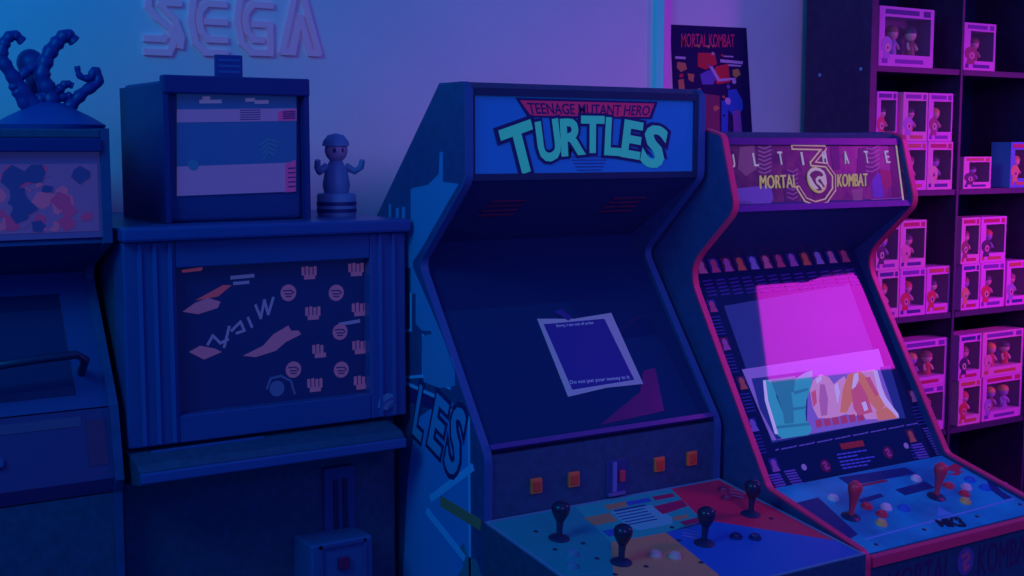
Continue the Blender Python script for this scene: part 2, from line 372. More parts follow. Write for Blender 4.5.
    for nm, pts, w, m_ in (('staff_print', ((432, 498), (472, 468)), .018, flat('light blue line ink', 0)), ('handle_print', ((443, 502), (479, 524)), .026, flat('ochre handle ink', (.42, .24, .12), .5)), ('staff_print', ((428, 512), (464, 557)), .018, flat('light blue line ink', 0))):
        part(nm, line(bmn(), f, f.ats(*pts), w, -.0005, .0014), m_, s)
    part('hand_print', poly(bmn(), f, f.ats((460, 548), (464, 543), (468, 556), (476, 560), (482, 578), (484, 600), (462, 600), (456, 580), (464, 566)), -.0005, .0012), flat('green hand ink', (.06, .22, .30), .5), s)
    return t
blue_cabinet()

# notice taped on the dark glass
def notice():
    f = Fr(SCR.p(0, 0, .0008), SCR.u, SCR.v)
    q = f.ats((537, 319), (574, 319), (611, 313), (643, 384), (606, 388), (568, 397))
    o = part('paper_notice', poly(bmn(), f, q, 0, .0012), M['paper'], None, label='white bordered paper notice taped aslant on the dark arcade screen', cat='notice', loc=f.w(590, 355))
    part('printed_area', poly(bmn(), f, f.ats((543.5, 324.5), (604, 319), (634, 380), (572, 390)), .001, .0016), M['paperink'], o)
    lt = flat('pale blue print', (.45, .70, .75), .6)
    bb = bmn(); text(bb, f, 'Sorry, I am out of order', None, 0, 0, off=.02, w1=.0022, quad=f.ats((556.5, 328.4), (594, 325.2), (592.6, 321.5), (555.5, 324.8)))
    part('heading', bb, lt, o)
    bb = bmn(); text(bb, f, 'Do not put your money in it', None, 0, 0, off=.02, w1=.0022, quad=f.ats((570.5, 385.4), (630, 380), (628.4, 375.6), (569, 381)))
    part('footer', bb, lt, o)
    tp = bmn(); poly(tp, f, f.ats((553, 312), (561, 309), (572, 318), (568, 321)), .0012, .0018)
    part('tape', tp, flat('clear tape', (.05, .04, .26), .2), o)
notice()

# ================================================================== red trimmed cabinet
def red_cabinet():
    XL, XR = 2.196, 2.871
    t = root('arcade_cabinet', ((XL+XR)/2, 2.7, 0), 'arcade cabinet with curved red edge trim, glowing purple marquee and pink reflection on its screen', 'arcade machine')
    front = smooth_prof([(1.915, 0), (1.915, .722), (2.222, .803), (2.525, 1.312), (2.352, 1.470), (2.404, 1.650), (2.46, 1.664)], {1: .02, 2: .015, 3: .07, 4: .03, 5: .012}, 7)
    prof = front+[(3.30, 1.664), (3.30, 0)]
    for x in (XL, XR-.017):
        part('side_panel', prism(bmn(), prof, x, x+.017), M['laminate2'], t)
        part('edge_trim', strip(bmn(), front, x-.0005, x+.0175, .004), M['trimred'], t, True)
    i0, i1 = XL+.0175, XR-.0175
    part('top_panel', box(bmn(), i0, i1, 2.43, 3.28, 1.640, 1.660), M['laminate'], t)
    part('back_panel', box(bmn(), i0, i1, 3.26, 3.278, 0, 1.64), M['laminate'], t)
    # marquee box
    a, b = V((2.362, 1.474)), V((2.408, 1.640)); d = (b-a).normalized(); n = V((-d.y, d.x))
    pr = lambda u0, u1, w0, w1: [tuple(a+d*u0+n*w0), tuple(a+d*u1+n*w0), tuple(a+d*u1+n*w1), tuple(a+d*u0+n*w1)]
    H = (b-a).length
    mm = mat('purple blotch pattern print', (.03, .01, .08), .3, emit=(.1, .02, .2), es=.10, col2=(.13, .04, .10), scale=38)
    mq = part('marquee', prism(bmn(), pr(.006, H-.012, -.02, -.006), i0, i1), mm, t)
    part('marquee_rail', prism(bmn(), pr(H-.012, H+.006, -.02, .0), i0, i1), flat('dark purple rail', (.06, .02, .22), .35), t)
    part('marquee_rail', prism(bmn(), pr(-.010, .006, -.02, .0), i0, i1), flat('violet rail', (.07, .03, .30), .35), t)
    o = a-n*.006; f = Fr((XL, o.x, o.y), (1, 0, 0), (0, d.x, d.y))
    Z2 = lambda X, Y: f.at(715+X/4.876, 130+Y/4.876)
    art = [('lilac art ink', (.13, .10, .42), [(95, 285), (270, 270), (285, 335), (260, 375), (110, 378)]), ('pink art ink', (.22, .10, .16), [(120, 85), (190, 75), (205, 190), (150, 225), (110, 190)]),
           ('plum art ink', (.05, .015, .10), [(560, 75), (600, 70), (610, 190), (575, 200)]), ('plum art ink', 0, [(700, 90), (770, 80), (790, 210), (740, 280), (690, 220)]), ('plum art ink', 0, [(330, 190), (395, 200), (400, 345), (340, 350)]),
           ('crimson art ink', (.28, .02, .06), [(800, 190), (855, 200), (862, 270), (820, 290)]), ('deep blue art ink', (.03, .05, .42), [(760, 215), (815, 210), (820, 330), (770, 330)]),
           ('dark navy art ink', (.01, .01, .06), [(845, 70), (880, 66), (912, 345), (868, 340)]), ('pink art ink', 0, [(665, 290), (720, 285), (718, 345), (675, 350)])]
    for nm, c, pts in art: part('art_print', poly(bmn(), f, [Z2(*p) for p in pts], -.0005, .0006), flat(nm, c, .4, emit=c or (0, 0, 0), es=.12), mq)
    mauve = flat('mauve ink', (.26, .16, .26), .4, emit=(.5, .22, .55), es=.08)
    for i in range(7):
        y = 78+i*20; part('rib_print', line(bmn(), f, [Z2(212, y+4), Z2(240, y+14), Z2(272, y)], .004, -.0005, .001), mauve, mq)
    for i in range(7):
        y = 195+i*22; part('rib_print', line(bmn(), f, [Z2(352, y), Z2(380, y+10), Z2(402, y-4)], .003, -.0005, .001), mauve, mq)
    for i in range(6):
        y = 80+i*22; part('rib_print', line(bmn(), f, [Z2(735, y+10), Z2(765, y+14), Z2(800, y-6)], .0035, -.0005, .001), mauve, mq)
    for ch, x, y in (('U', 82, 152), ('L', 196, 145), ('T', 318, 138), ('I', 424, 140), ('M', 532, 135), ('A', 637, 135), ('T', 737, 133), ('E', 838, 132)):
        part('heading_letter', text(bmn(), f, ch, Z2(x, y), (.0045 if ch == 'I' else .0145), .034, 0, w1=.003), flat('white letter ink', (.5, .65, .5), .4, emit=(.7, .6, .7), es=.25), mq)
    gold = flat('gold ink', (.38, .50, .12), .4, emit=(.6, .45, .16), es=.32); drk = flat('dark plum ink', (.06, .01, .05), .4)
    bb = bmn(); text(bb, f, 'MORTAL', None, 0, 0, w1=.003, quad=[Z2(218, 288), Z2(400, 282), Z2(395, 218), Z2(216, 222)]); part('name_lettering', bb, gold, mq); bb = bmn(); text(bb, f, 'KOMBAT', None, 0, 0, w1=.003, quad=[Z2(595, 278), Z2(742, 275), Z2(740, 212), Z2(595, 216)])
    part('name_lettering', bb, gold, mq)
    # numeral three with the round emblem
    bb = bmn()
    pts = [(378, 85), (532, 88), (470, 165), (540, 172), (578, 225), (578, 290), (540, 345), (488, 360), (440, 340), (405, 285)]
    line(bb, f, [Z2(*p) for p in pts], .0135, -.0005, .0022); part('numeral_edge', bb, flat('pale gold ink', (.42, .5, .24), .4, emit=(.7, .5, .3), es=.32), mq)
    bb = bmn(); line(bb, f, [Z2(x, y) for x, y in pts], .0065, .002, .0028); part('numeral', bb, flat('dark red ink', (.22, .05, .08), .4), mq)
    cu, cv = Z2(495, 245); disc(b0 := bmn(), f, cu, cv, .0335, .0345, -.0005, .003, 28); em = part('emblem', b0, gold, mq)
    part('emblem_disc', disc(bmn(), f, cu, cv, .0275, .0285, .003, .0036, 28), flat('dark brown ink', (.14, .06, .08), .4), em)
    bb = bmn()
    line(bb, f, [Z2(*p) for p in ((450, 232), (452, 214), (464, 200), (484, 192), (506, 196), (522, 208), (530, 226), (518, 236), (500, 234), (490, 244), (494, 258), (508, 270), (520, 286))], .0075, .0034, .0044)
    poly(bb, f, [Z2(*p) for p in ((446, 226), (458, 226), (478, 262), (500, 288), (484, 292), (460, 270))], .0034, .0042); poly(bb, f, [Z2(*p) for p in ((508, 240), (536, 232), (540, 262), (528, 274))], .0034, .0042)
    part('emblem_dragon', bb, flat('cream ink', (.45, .65, .4), .4, emit=(.7, .6, .4), es=.25), em)
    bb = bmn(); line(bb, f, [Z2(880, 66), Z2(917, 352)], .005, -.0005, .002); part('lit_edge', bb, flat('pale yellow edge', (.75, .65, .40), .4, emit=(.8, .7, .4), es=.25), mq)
    bb = bmn(); line(bb, f, [Z2(760, 340), Z2(905, 332)], .0025, -.0005, .002); text(bb, f, 'MIDWAY', None, 0, 0, w1=.002, quad=[Z2(108, 363), Z2(178, 360), Z2(178, 346), Z2(108, 349)]); part('small_print', bb, flat('orchid ink', (.3, .2, .4), .4), mq)
    # hood
    part('hood', prism(bmn(), [(2.362, 1.470), (2.560, 1.330), (2.570, 1.345), (2.372, 1.486)], i0, i1), M['hood'], t)
    # bezel glass
    a, b = V((2.228, .800)), V((2.522, 1.295)); d = (b-a).normalized(); n = V((-d.y, d.x)); Hs = (b-a).length
    g = lambda v, w: tuple(a+d*v+n*w)
    bz = part('bezel', prism(bmn(), [g(-.004, -.014), g(Hs+.06, -.014), g(Hs+.06, -.026), g(-.004, -.026)], i0, i1), flat('printed bezel', (.010, .022, .10), .03, spec=.27), t)
    o = a-n*.014; f = Fr((XL, o.x, o.y), (1, 0, 0), (0, d.x, d.y)); A = f.at
    k = lambda nm, c, **q: flat(nm, c, .03, spec=.27, **q)
    # picture tube
    TL, TR, BR, BL = (724, 306), (849, 284), (898, 418), (772, 443)
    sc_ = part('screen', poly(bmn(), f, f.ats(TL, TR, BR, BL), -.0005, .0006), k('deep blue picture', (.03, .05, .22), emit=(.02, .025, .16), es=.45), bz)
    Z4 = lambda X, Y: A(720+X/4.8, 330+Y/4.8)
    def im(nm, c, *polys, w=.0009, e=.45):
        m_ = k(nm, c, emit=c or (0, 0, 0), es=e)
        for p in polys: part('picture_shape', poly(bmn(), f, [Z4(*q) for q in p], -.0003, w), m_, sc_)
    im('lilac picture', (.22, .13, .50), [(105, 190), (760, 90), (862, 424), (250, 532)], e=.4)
    im('dark blue shape', (.02, .03, .20), [(150, 234), (440, 195), (420, 300), (415, 480), (270, 528), (190, 380)], [(765, 180), (815, 170), (890, 424), (850, 424)], w=.0010)
    im('teal picture shape', (.04, .36, .42), [(205, 243), (262, 236), (268, 320), (300, 400), (308, 452), (418, 440), (440, 476), (424, 504), (300, 522), (268, 500), (236, 400), (216, 330)],
       [(322, 268), (352, 240), (408, 205), (442, 194), (438, 262), (412, 340), (408, 400), (412, 442), (352, 452), (338, 380)], w=.0015)
    im('deep teal picture shape', (.03, .22, .30), [(268, 300), (338, 286), (350, 380), (352, 448), (308, 452), (300, 400)], [(240, 238), (360, 222), (352, 300), (268, 312)], [(352, 296), (424, 278), (418, 292), (354, 312)], [(348, 374), (410, 366), (410, 378), (350, 388)], [(262, 462), (424, 446), (430, 458), (268, 476)], w=.0019)
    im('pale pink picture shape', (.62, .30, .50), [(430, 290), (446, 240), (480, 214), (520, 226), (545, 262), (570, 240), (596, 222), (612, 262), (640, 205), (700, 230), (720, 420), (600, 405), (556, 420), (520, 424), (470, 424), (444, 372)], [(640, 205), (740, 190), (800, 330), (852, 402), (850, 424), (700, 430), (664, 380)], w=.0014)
    im('rose stripe picture shape', (.42, .14, .36), [(478, 262), (500, 262), (516, 330), (512, 410), (484, 414), (474, 340)], w=.0019)
    im('orange picture shape', (.62, .20, .14), [(586, 290), (612, 215), (668, 198), (710, 236), (756, 300), (790, 366), (756, 392), (700, 330), (664, 300), (628, 350), (606, 398), (574, 396)], [(745, 392), (806, 366), (846, 424), (758, 436)], w=.0019)
    im('rose picture shape', (.55, .10, .20), [(626, 290), (668, 252), (704, 318), (730, 396), (664, 412), (640, 380)], [(436, 300), (456, 288), (462, 350), (446, 372)], [(694, 230), (716, 226), (760, 312), (744, 320)], w=.0023)
    im('white picture shape', (.75, .68, .85), [(735, 195), (752, 196), (785, 316), (852, 404), (856, 424), (800, 372), (764, 320)], [(205, 244), (216, 242), (228, 340), (276, 500), (262, 500), (214, 340)], [(640, 212), (660, 206), (662, 240), (646, 276), (630, 286)], [(676, 350), (696, 344), (708, 384), (690, 392)], [(548, 270), (562, 256), (572, 300), (562, 352)], [(460, 236), (482, 222), (486, 240), (462, 262)], w=.0027, e=.3)
    bb = bmn()
    for i in range(6):
        x, y = 455+i*40, 432-i*6; poly(bb, f, [Z4(x, y+2), Z4(x+28, y-3), Z4(x+36, y+32), Z4(x+8, y+38)], -.0003, .0022)
    part('portrait_row', bb, k('brick red picture', (.42, .05, .16), emit=(.42, .05, .16), es=.4), sc_)
    # portrait cards along the top and down the sides
    sk = [(.70, .26, .40), (.62, .12, .25), (.50, .18, .50), (.72, .22, .12), (.34, .34, .70)]
    def card(px, py, s, i):
        u, v = A(px, py); bb = bmn(); rect(bb, f, u-s*.8, u+s*.8, v-s, v+s)
        c = part('portrait_card', bb, k('card %d ink' % (i % 3), [(.10, .03, .16), (.04, .05, .30), (.16, .03, .10)][i % 3]), bz)
        bb = bmn(); disc(bb, f, u, v+s*.22, s*.50, s*.60, -.0003, .0013, 14); poly(bb, f, [(u-s*.7, v-s*.95), (u+s*.7, v-s*.95), (u+s*.45, v-s*.2), (u-s*.45, v-s*.2)], -.0003, .0011)
        part('portrait', bb, k('portrait ink %d' % (i % 5), sk[i % 5]), c)
    for i in range(12):
        px = 701+i*13.0; py = 266.5-i*1.0; card(px, py, .0215, i)
        bb = bmn(); c0 = (px+4, py+13)
        for j in range(5): p, q = A(c0[0]-2+j*1.4, c0[1]+2+j*3.6), A(c0[0]+6+j*1.4, c0[1]+.7+j*3.6); line(bb, f, [p, q], .004)
        part('move_list', bb, k('violet list ink', (.07, .05, .34)), bz)
    for i, p in enumerate(((712, 306), (725, 344), (742, 383), (753, 425), (913, 396), (759, 462), (774, 465), (911, 436))):
        card(*p, .018, i+1)
        bb = bmn()
        for j in range(6): u, v = A(p[0]+3+j*1.2, p[1]+11+j*3.4); line(bb, f, [(u-.016, v), (u+.014, v)], .0032)
        part('move_list', bb, k('blue list ink', (.06, .08, .40)), bz)
    Z5 = lambda X, Y: A(760+X/5.12, 420+Y/5.12)
    bb = bmn()
    for i in range(24):
        x = 80+i*30.5; y = 155-i*5.8; line(bb, f, [Z5(x, y), Z5(x+(24 if i % 3 else 14), y-5)], .0035)
    part('caption_line', bb, k('pale blue caption ink', (.25, .25, .6)), bz)
    bb = bmn(); line(bb, f, [Z5(420, 136), Z5(522, 120)], .016); part('label_plate', bb, k('red label ink', (.60, .06, .06)), bz)
    bb = bmn()
    for r_, (x0, y0, n_) in enumerate(((395, 178, 6), (400, 196, 4), (410, 215, 7), (415, 232, 6), (425, 248, 5))):
        for j in range(n_): line(bb, f, [Z5(x0+j*26, y0-j*4), Z5(x0+j*26+18, y0-j*4-3)], .004)
    part('instruction_text', bb, k('sky blue text ink', (.15, .20, .75)), bz)
    for x, y in ((335, 235), (655, 168)):
        u, v = Z5(x, y); c = part('emblem', disc(bmn(), f, u, v, .017), k('dark red emblem ink', (.22, .02, .10)), bz)
        b1 = bmn(); line(b1, f, [(u-.007, v+.007), (u+.003, v+.009), (u+.004, v+.002), (u-.004, v-.002), (u-.002, v-.009), (u+.008, v-.006)], .005, 0, .0015); part('emblem_dragon', b1, k('rose emblem ink', (.60, .12, .36)), c)
    bb = bmn()
    for x, y in ((225, 242), (748, 132)): disc(bb, f, *Z5(x, y), .0085)
    part('white_mark', bb, k('white mark ink', (.65, .55, .7)), bz)
    for x0, y0, n_ in ((45, 285, 7), (125, 265, 9), (775, 130, 9), (835, 45, 12)):
        bb = bmn()
        for j in range(n_): line(bb, f, [Z5(x0+j*(8 if x0 < 500 else 7), y0+j*13), Z5(x0+52+j*(8 if x0 < 500 else 7), y0+j*13-8)], .0042)
        part('list_text', bb, k('lavender list ink', (.22, .16, .58)), bz)
    # control panel
    p0, p1 = (2.232, .797), (1.921, .716)
    cp = part('control_panel', prism(bmn(), [p0, p1, (1.926, .64), (2.232, .62)], i0, i1), M['laminate'], t)
    f = Fr((XL, p1[0], p1[1]), (1, 0, 0), (0, p0[0]-p1[0], p0[1]-p1[1])); D = math.hypot(p0[0]-p1[0], p0[1]-p1[1]); A = f.at
    ovm = mat('blue lightning overlay', (.010, .26, .50), .3, col2=(.015, .62, .80), scale=7)
    ov = part('panel_overlay', rect(bmn(), f, .022, XR-XL-.022, .004, D-.002, -.0005, .001), ovm, cp)
    bb = bmn()
    for q in ([(838, 478), (905, 468), (916, 474), (850, 486)], [(790, 505), (818, 498), (858, 535), (848, 540)], [(895, 490), (925, 482), (935, 488), (905, 496)], [(985, 476), (1002, 492), (1012, 498), (1004, 500), (990, 490)], [(858, 500), (880, 494), (884, 497), (862, 504)]):
        part('swoosh_print', poly(bmn(), f, f.ats(*q), .0005, .0016), flat('dark navy swoosh', (.008, .04, .22), .35), ov)
    part('hinge_line', line(bmn(), f, f.ats((865, 540), (1014, 499.5)), .006, .0005, .002), flat('light blue line', (.18, .45, .85), .35), ov)
    part('triangle_print', poly(bmn(), f, f.ats((938, 507), (953, 515), (937, 517)), .0005, .0018), flat('pale blue print patch', (.12, .42, .80), .35), ov)
    bb = bmn(); text(bb, f, 'MK3', None, 0, 0, off=.05, shear=.2, w1=.0024, quad=f.ats((941, 527), (968, 527), (958, 518), (933, 521)))
    part('panel_lettering', bb, flat('black print', (.008, .01, .05), .35), ov)
    bb = bmn(); line(bb, f, f.ats((862, 486), (886, 481)), .009, .0005, .002); part('panel_label', bb, flat('dark red print', (.42, .02, .08), .35), ov)
    bb = bmn(); poly(bb, f, f.ats((944, 470), (954, 464), (962, 467), (958, 473)), .0005, .0022); poly(bb, f, f.ats((948, 475), (964, 471), (958, 476)), .0005, .0022); part('flame_print', bb, flat('crimson print', (.62, .03, .10), .35), ov)
    for px, py in ((850.5, 517.5), (936, 497.5)): joystick(cp, f, px, py, 'red', .088)
    for px, py, c in ((833, 499.5, 'white'), (866.5, 507.6, 'red'), (886, 508.5, 'white'), (881.5, 515.5, 'red'), (881, 524.5, 'yellow'), (903.5, 509.5, 'blueplastic'), (916, 480, 'white'), (948.5, 487, 'red'), (966, 488.5, 'white'), (964, 495, 'red'), (965, 502.5, 'yellow'), (969.5, 481, 'blueplastic'), (984.5, 489, 'blueplastic')):
        button(cp, f, px, py, M[c], .0148, {'blueplastic': 'blue'}.get(c, c)+' button', rim=M[c])
    screws(cp, f, [(924, 530), (977, 517), (876, 545), (1020, 505)])
    # front below the panel
    fr = part('front_panel', box(bmn(), i0, i1, 1.923, 1.941, .03, .70), M['laminate'], t)
    part('panel_trim', prism(bmn(), [(1.9235, .716), (1.908, .712), (1.908, .690), (1.9235, .690)], XL+.021, XR-.021), M['trimred'], t)
    f = Fr((XL, 1.923, 0), (1, 0, 0), (0, 0, 1)); A = f.at; mg = flat('dark magenta line ink', (.07, .02, .13), .45)
    bb = bmn(); v0 = A(965, 561)[1]; u0 = A(965, 561)[0]
    text(bb, f, 'MORTAL', None, 0, 0, off=.0, w1=.001, quad=[(u0-.27, v0-.045), (u0-.05, v0-.045), (u0-.05, v0+.030), (u0-.27, v0+.022)]); part('front_lettering', bb, mg, fr); bb = bmn(); text(bb, f, 'KOMBAT', None, 0, 0, off=.0, w1=.001, quad=[(u0+.05, v0-.045), (u0+.27, v0-.045), (u0+.27, v0+.022), (u0+.05, v0+.030)])
    part('front_lettering', bb, mg, fr)
    e = part('front_emblem', disc(bmn(), f, u0, v0, .030, .034, -.0005, .002, 24), flat('dull violet ink', (.13, .10, .40), .4), fr)
    bb = bmn(); line(bb, f, [(u0-.014, v0+.012), (u0+.004, v0+.02), (u0+.012, v0+.006), (u0-.006, v0-.004), (u0-.004, v0-.02), (u0+.012, v0-.014)], .009, .001, .003); part('emblem_dragon', bb, flat('rose red ink', (.60, .12, .26), .4), e)
    part('plinth', box(bmn(), i0, i1, 1.96, 3.25, 0, .06), M['black'], t)
    return t
red_cabinet()

# ================================================================== wall poster
def poster():
    f = WF; o = part('wall_poster', poly(bmn(), f, f.ats((670, 24.5), (746, 28), (752, 136), (675, 140)), .0002, .0022), flat('poster paper', (.020, .010, .10), .8, spec=.2), None, label='dark comic style poster with red lettering on the pale wall behind the cabinets', cat='poster', loc=f.w(711, 82))
    Z = lambda X, Y: f.at(660+X/4.43, 10+Y/4.43)
    def pp(nm, mname, c, *polys):
        m_ = flat(mname, c, .8, spec=.2)
        for p in polys: part(nm, poly(bmn(), f, [Z(*q) for q in p], .0015, .0030), m_, o)
    bb = bmn(); text(bb, f, 'MORTAL KOMBAT', None, 0, 0, off=.006, w1=.0036, quad=[Z(92, 165), Z(328, 165), Z(326, 108), Z(92, 104)]); part('title_lettering', bb, flat('poster crimson ink', (.65, .03, .10), .45), o)
    pp('art_shape', 'poster gold ink', (.60, .35, .10), [(150, 155), (178, 152), (172, 168)], [(195, 157), (222, 155), (215, 170)], [(225, 155), (240, 155), (232, 168)], [(320, 265), (345, 260), (355, 285), (335, 300), (320, 290)])
    pp('art_shape', 'poster red ink', (.70, .04, .07), [(165, 190), (240, 190), (250, 240), (200, 265), (165, 250)], [(245, 250), (300, 238), (308, 320), (250, 330), (232, 290)])
    pp('art_shape', 'poster orange ink', (.65, .22, .12), [(75, 230), (110, 235), (118, 262), (90, 275), (72, 255)], [(78, 310), (102, 305), (108, 352), (82, 350)], [(120, 280), (150, 285), (145, 320), (125, 310)])
    pp('art_shape', 'poster violet ink', (.16, .12, .55), [(175, 285), (215, 265), (245, 290), (235, 330), (185, 330)], [(210, 240), (235, 255), (250, 300), (235, 300)])
    pp('art_shape', 'poster pale ink', (.60, .45, .70), [(215, 250), (230, 250), (262, 305), (330, 300), (335, 308), (255, 318)], [(65, 205), (112, 208), (110, 218), (66, 216)], [(280, 202), (322, 204), (322, 210), (280, 208)], [(265, 218), (365, 228), (364, 240), (265, 232)], [(295, 240), (358, 244), (356, 252), (296, 248)], [(196, 505), (240, 498), (242, 520), (198, 530)])
    pp('art_shape', 'poster blue ink', (.03, .12, .60), [(300, 355), (335, 350), (362, 400), (365, 440), (330, 480), (300, 440)], [(270, 400), (300, 410), (298, 540), (270, 540)])
    pp('art_shape', 'poster brown ink', (.25, .05, .13), [(190, 370), (262, 380), (262, 540), (192, 540)])
    rp = random.Random(5)
    for i in range(22):
        x, y, q = rp.uniform(75, 350), rp.uniform(190, 520), rp.uniform(6, 16); nm, c = (('poster orange ink', 0), ('poster pale ink', 0), ('poster violet ink', 0), ('poster red ink', 0), ('poster navy ink', (.01, .01, .12)))[i % 5]
        pp('art_shape', nm, c, [(x+q*rp.uniform(.6, 1.2)*math.cos(t_), y+q*rp.uniform(.6, 1.4)*math.sin(t_)) for t_ in (0, 1.1, 2.3, 3.3, 4.2, 5.3)])
    pp('art_shape', 'poster purple ink', (.28, .10, .42), [(320, 450), (352, 440), (362, 550), (325, 552)])
poster()

# ================================================================== wall sign of four outlined letters
def wall_sign():
    f = WF; t = root('wall_sign', f.w(226, 55), 'pale sign of four big striped letters on the wall above the lightbox machine', 'sign')
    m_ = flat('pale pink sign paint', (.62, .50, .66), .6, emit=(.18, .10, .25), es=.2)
    h = f.at(143, -14)[1]-f.at(143, 54)[1]
    SS = [[(1, 1), (.35, 1), (.12, .9), (.1, .72), (.3, .58), (.72, .42), (.86, .28), (.66, .06), (0, .06)], [(1, .8), (.48, .8), (.45, .76), (.85, .55), (1.02, .3), (.98, .16)], [(0, .26), (.5, .26), (.56, .3)]]
    EE = [[(1, 1), (.4, 1), (.1, .86), (.02, .53), (.14, .2), (.4, .06), (1, .06)], [(1, .8), (.48, .8), (.27, .67), (.25, .53), (.3, .38), (.48, .26), (1, .26)], [(.45, .53), (1, .53)]]
    GG = [[(1, 1), (.4, 1), (.1, .86), (.02, .53), (.14, .2), (.4, .06), (.95, .06), (.95, .50), (.5, .50)], [(1, .8), (.48, .8), (.27, .67), (.25, .53), (.3, .38), (.48, .26), (.72, .26)]]
    AA = [[(0, .06), (.40, 1), (.60, 1), (1.05, .06)], [(.3, .06), (.52, .62), (.8, .06)], [(.02, .06), (.3, .06)], [(.8, .06), (1.04, .06)]]
    for x, st in ((145, SS), (190, EE), (236, GG), (281, AA)):
        bb = bmn(); u0, v0 = f.at(x, 56); w = f.at(x+35, 56)[0]-u0
        for q in st: line(bb, f, [(u0+a*w, v0+b*h) for a, b in q], .0165, 0, .012)
        part('letter', bb, m_, t)
wall_sign()

# ================================================================== lightbox machine (second from the left)
def lightbox_machine():
    X0, X1 = .805, 1.474
    t = root('arcade_cabinet', ((X0+X1)/2, 3.0, 0), 'blue-lit arcade machine with a separate upper lightbox and a wide screen of hand pictures', 'arcade machine')
    part('body', box(bmn(), X0, X1, 2.76, 3.38, 0, 1.425, .006), M['laminate'], t)
    Z = lambda y: Fr((0, y, 0), (1, 0, 0), (0, 0, 1))
    f = Z(2.70)
    # bezel round the screen
    sl, sr = .918, 1.380; zb, zt = 1.045, 1.365
    bb = bmn(); box(bb, X0, sl, 2.70, 2.762, .985, 1.425, .004); box(bb, sr, X1, 2.70, 2.762, .985, 1.425, .004); box(bb, sl, sr, 2.70, 2.762, zt, 1.425, .003); box(bb, sl, sr, 2.70, 2.762, .985, zb, .003)
    part('bezel', bb, flat('blue grey bezel', (.03, .085, .30), .4), t)
    for x in (X0+.03, X0+.062, sl-.018, sr+.02, sr+.055): part('bezel_rib', box(bmn(), x, x+.008, 2.694, 2.701, .99, 1.42), flat('lighter bezel rib', (.03, .12, .38), .4), t)
    s = part('screen', box(bmn(), sl, sr, 2.730, 2.758, zb, zt), flat('navy glowing screen', (.012, .03, .14), .2, emit=(.008, .016, .13), es=.12, spec=.2), t)
    q = Fr((0, 2.730, 0), (1, 0, 0), (0, 0, 1)); P = lambda X, Y: q.at(180+X/3.97, 255+Y/3.97)
    def ic(nm, c, es, polys=(), discs=(), lines=(), w=.001):
        bb = bmn()
        for p in polys: poly(bb, q, [P(*k) for k in p], -.0003, w)
        for x, y, r, r2 in discs: disc(bb, q, *P(x, y), r, r2, -.0003, w)
        for p, wd in lines: line(bb, q, [P(*k) for k in p], wd, -.0003, w)
        return bb, flat(nm, c, .3, emit=c, es=es)
    def fist(x, y, n=4):
        bb = bmn()
        for i in range(n):
            a, b = P(x+i*16, y+3-(i % 2)*3), P(x+i*16+12, y+36); rect(bb, q, a[0], b[0], b[1], a[1], -.0003, .001)
        a, b = P(x+10, y+36), P(x+54, y+50); rect(bb, q, a[0], b[0], b[1], a[1], -.0003, .001)
        part('hand_picture', bb, flat('dusky pink glow', (.16, .07, .20), .3, emit=(.14, .06, .18), es=.38), s)
    def knuckle(x, y):
        bb, m_ = ic('dusky pink glow', 0, 0, discs=[(x, y, .019, .019)]); h_ = part('hand_picture', bb, m_, s)
        bb, m_ = ic('navy line glow', (.03, .03, .16), .1, lines=[([(x-20, y-8), (x+10, y-10), (x+20, y)], .003), ([(x-14, y+4), (x+14, y+4)], .003), ([(x-10, y+14), (x+10, y+14)], .003)], w=.0016); part('finger_lines', bb, m_, h_)
    fist(482, 45, 4); fist(668, 32); fist(497, 205); fist(682, 190); fist(525, 355, 3); fist(684, 340)
    knuckle(430, 150); knuckle(620, 150); knuckle(635, 305); knuckle(640, 455); knuckle(450, 455)
    fist(505, 490); fist(690, 480, 3)
    bb, m_ = ic('dusky pink glow', 0, 0, polys=[[(250, 400), (330, 360), (370, 315), (430, 280), (440, 300), (470, 300), (480, 315), (420, 345), (380, 380), (300, 405)], [(10, 225), (60, 190), (110, 170), (160, 185), (150, 210), (70, 235)], [(35, 385), (80, 360), (140, 372), (165, 385), (95, 415)]])
    part('hand_picture', bb, m_, s)
    bb, m_ = ic('dull red glow', (.22, .04, .10), .35, polys=[[(5, 60), (90, 48), (85, 62), (10, 70)], [(60, 180), (170, 120), (205, 120), (150, 165)]]); part('banner_picture', bb, m_, s)
    for q_, wd in (([(110, 355), (130, 320), (160, 350), (190, 335)], .006), ([(175, 365), (195, 285)], .006), ([(205, 300), (240, 265), (255, 300), (225, 310)], .006), ([(270, 250), (285, 285)], .006), ([(300, 200), (320, 250), (335, 180), (350, 235), (370, 170)], .006), ([(205, 90), (290, 82)], .008), ([(215, 113), (270, 108)], .007), ([(635, 275), (710, 262)], .008)):
        bb, m_ = ic('slate caption glow', (.07, .09, .30), .35, lines=[(q_, wd)]); part('caption_stroke', bb, m_, s)
    bb, m_ = ic('faint blue ring glow', (.02, .05, .22), .3, lines=[([(345, 530), (360, 490), (400, 480), (440, 500), (455, 550)], .005)], discs=[(385, 530, .018, .018)]); part('ring_picture', bb, m_, s)
    # ledge between screen and lightbox, control panel, coin door
    part('ledge', box(bmn(), X0-.006, X1+.004, 2.675, 3.38, 1.425, 1.455, .006), flat('blue ledge board', (.035, .08, .32), .35), t)
    cp = part('control_panel', prism(bmn(), [(2.757, .985), (2.645, .962), (2.63, .95), (2.63, .922), (2.757, .90)], X0, X1-.045), M['laminate'], t)
    part('panel_edge', box(bmn(), X0, X1-.045, 2.618, 2.631, .926, .948, .003), flat('blue edge strip', (.04, .11, .36), .35), cp)
    fc = Fr((0, 2.645, .962), (1, 0, 0), (0, .112, .023))
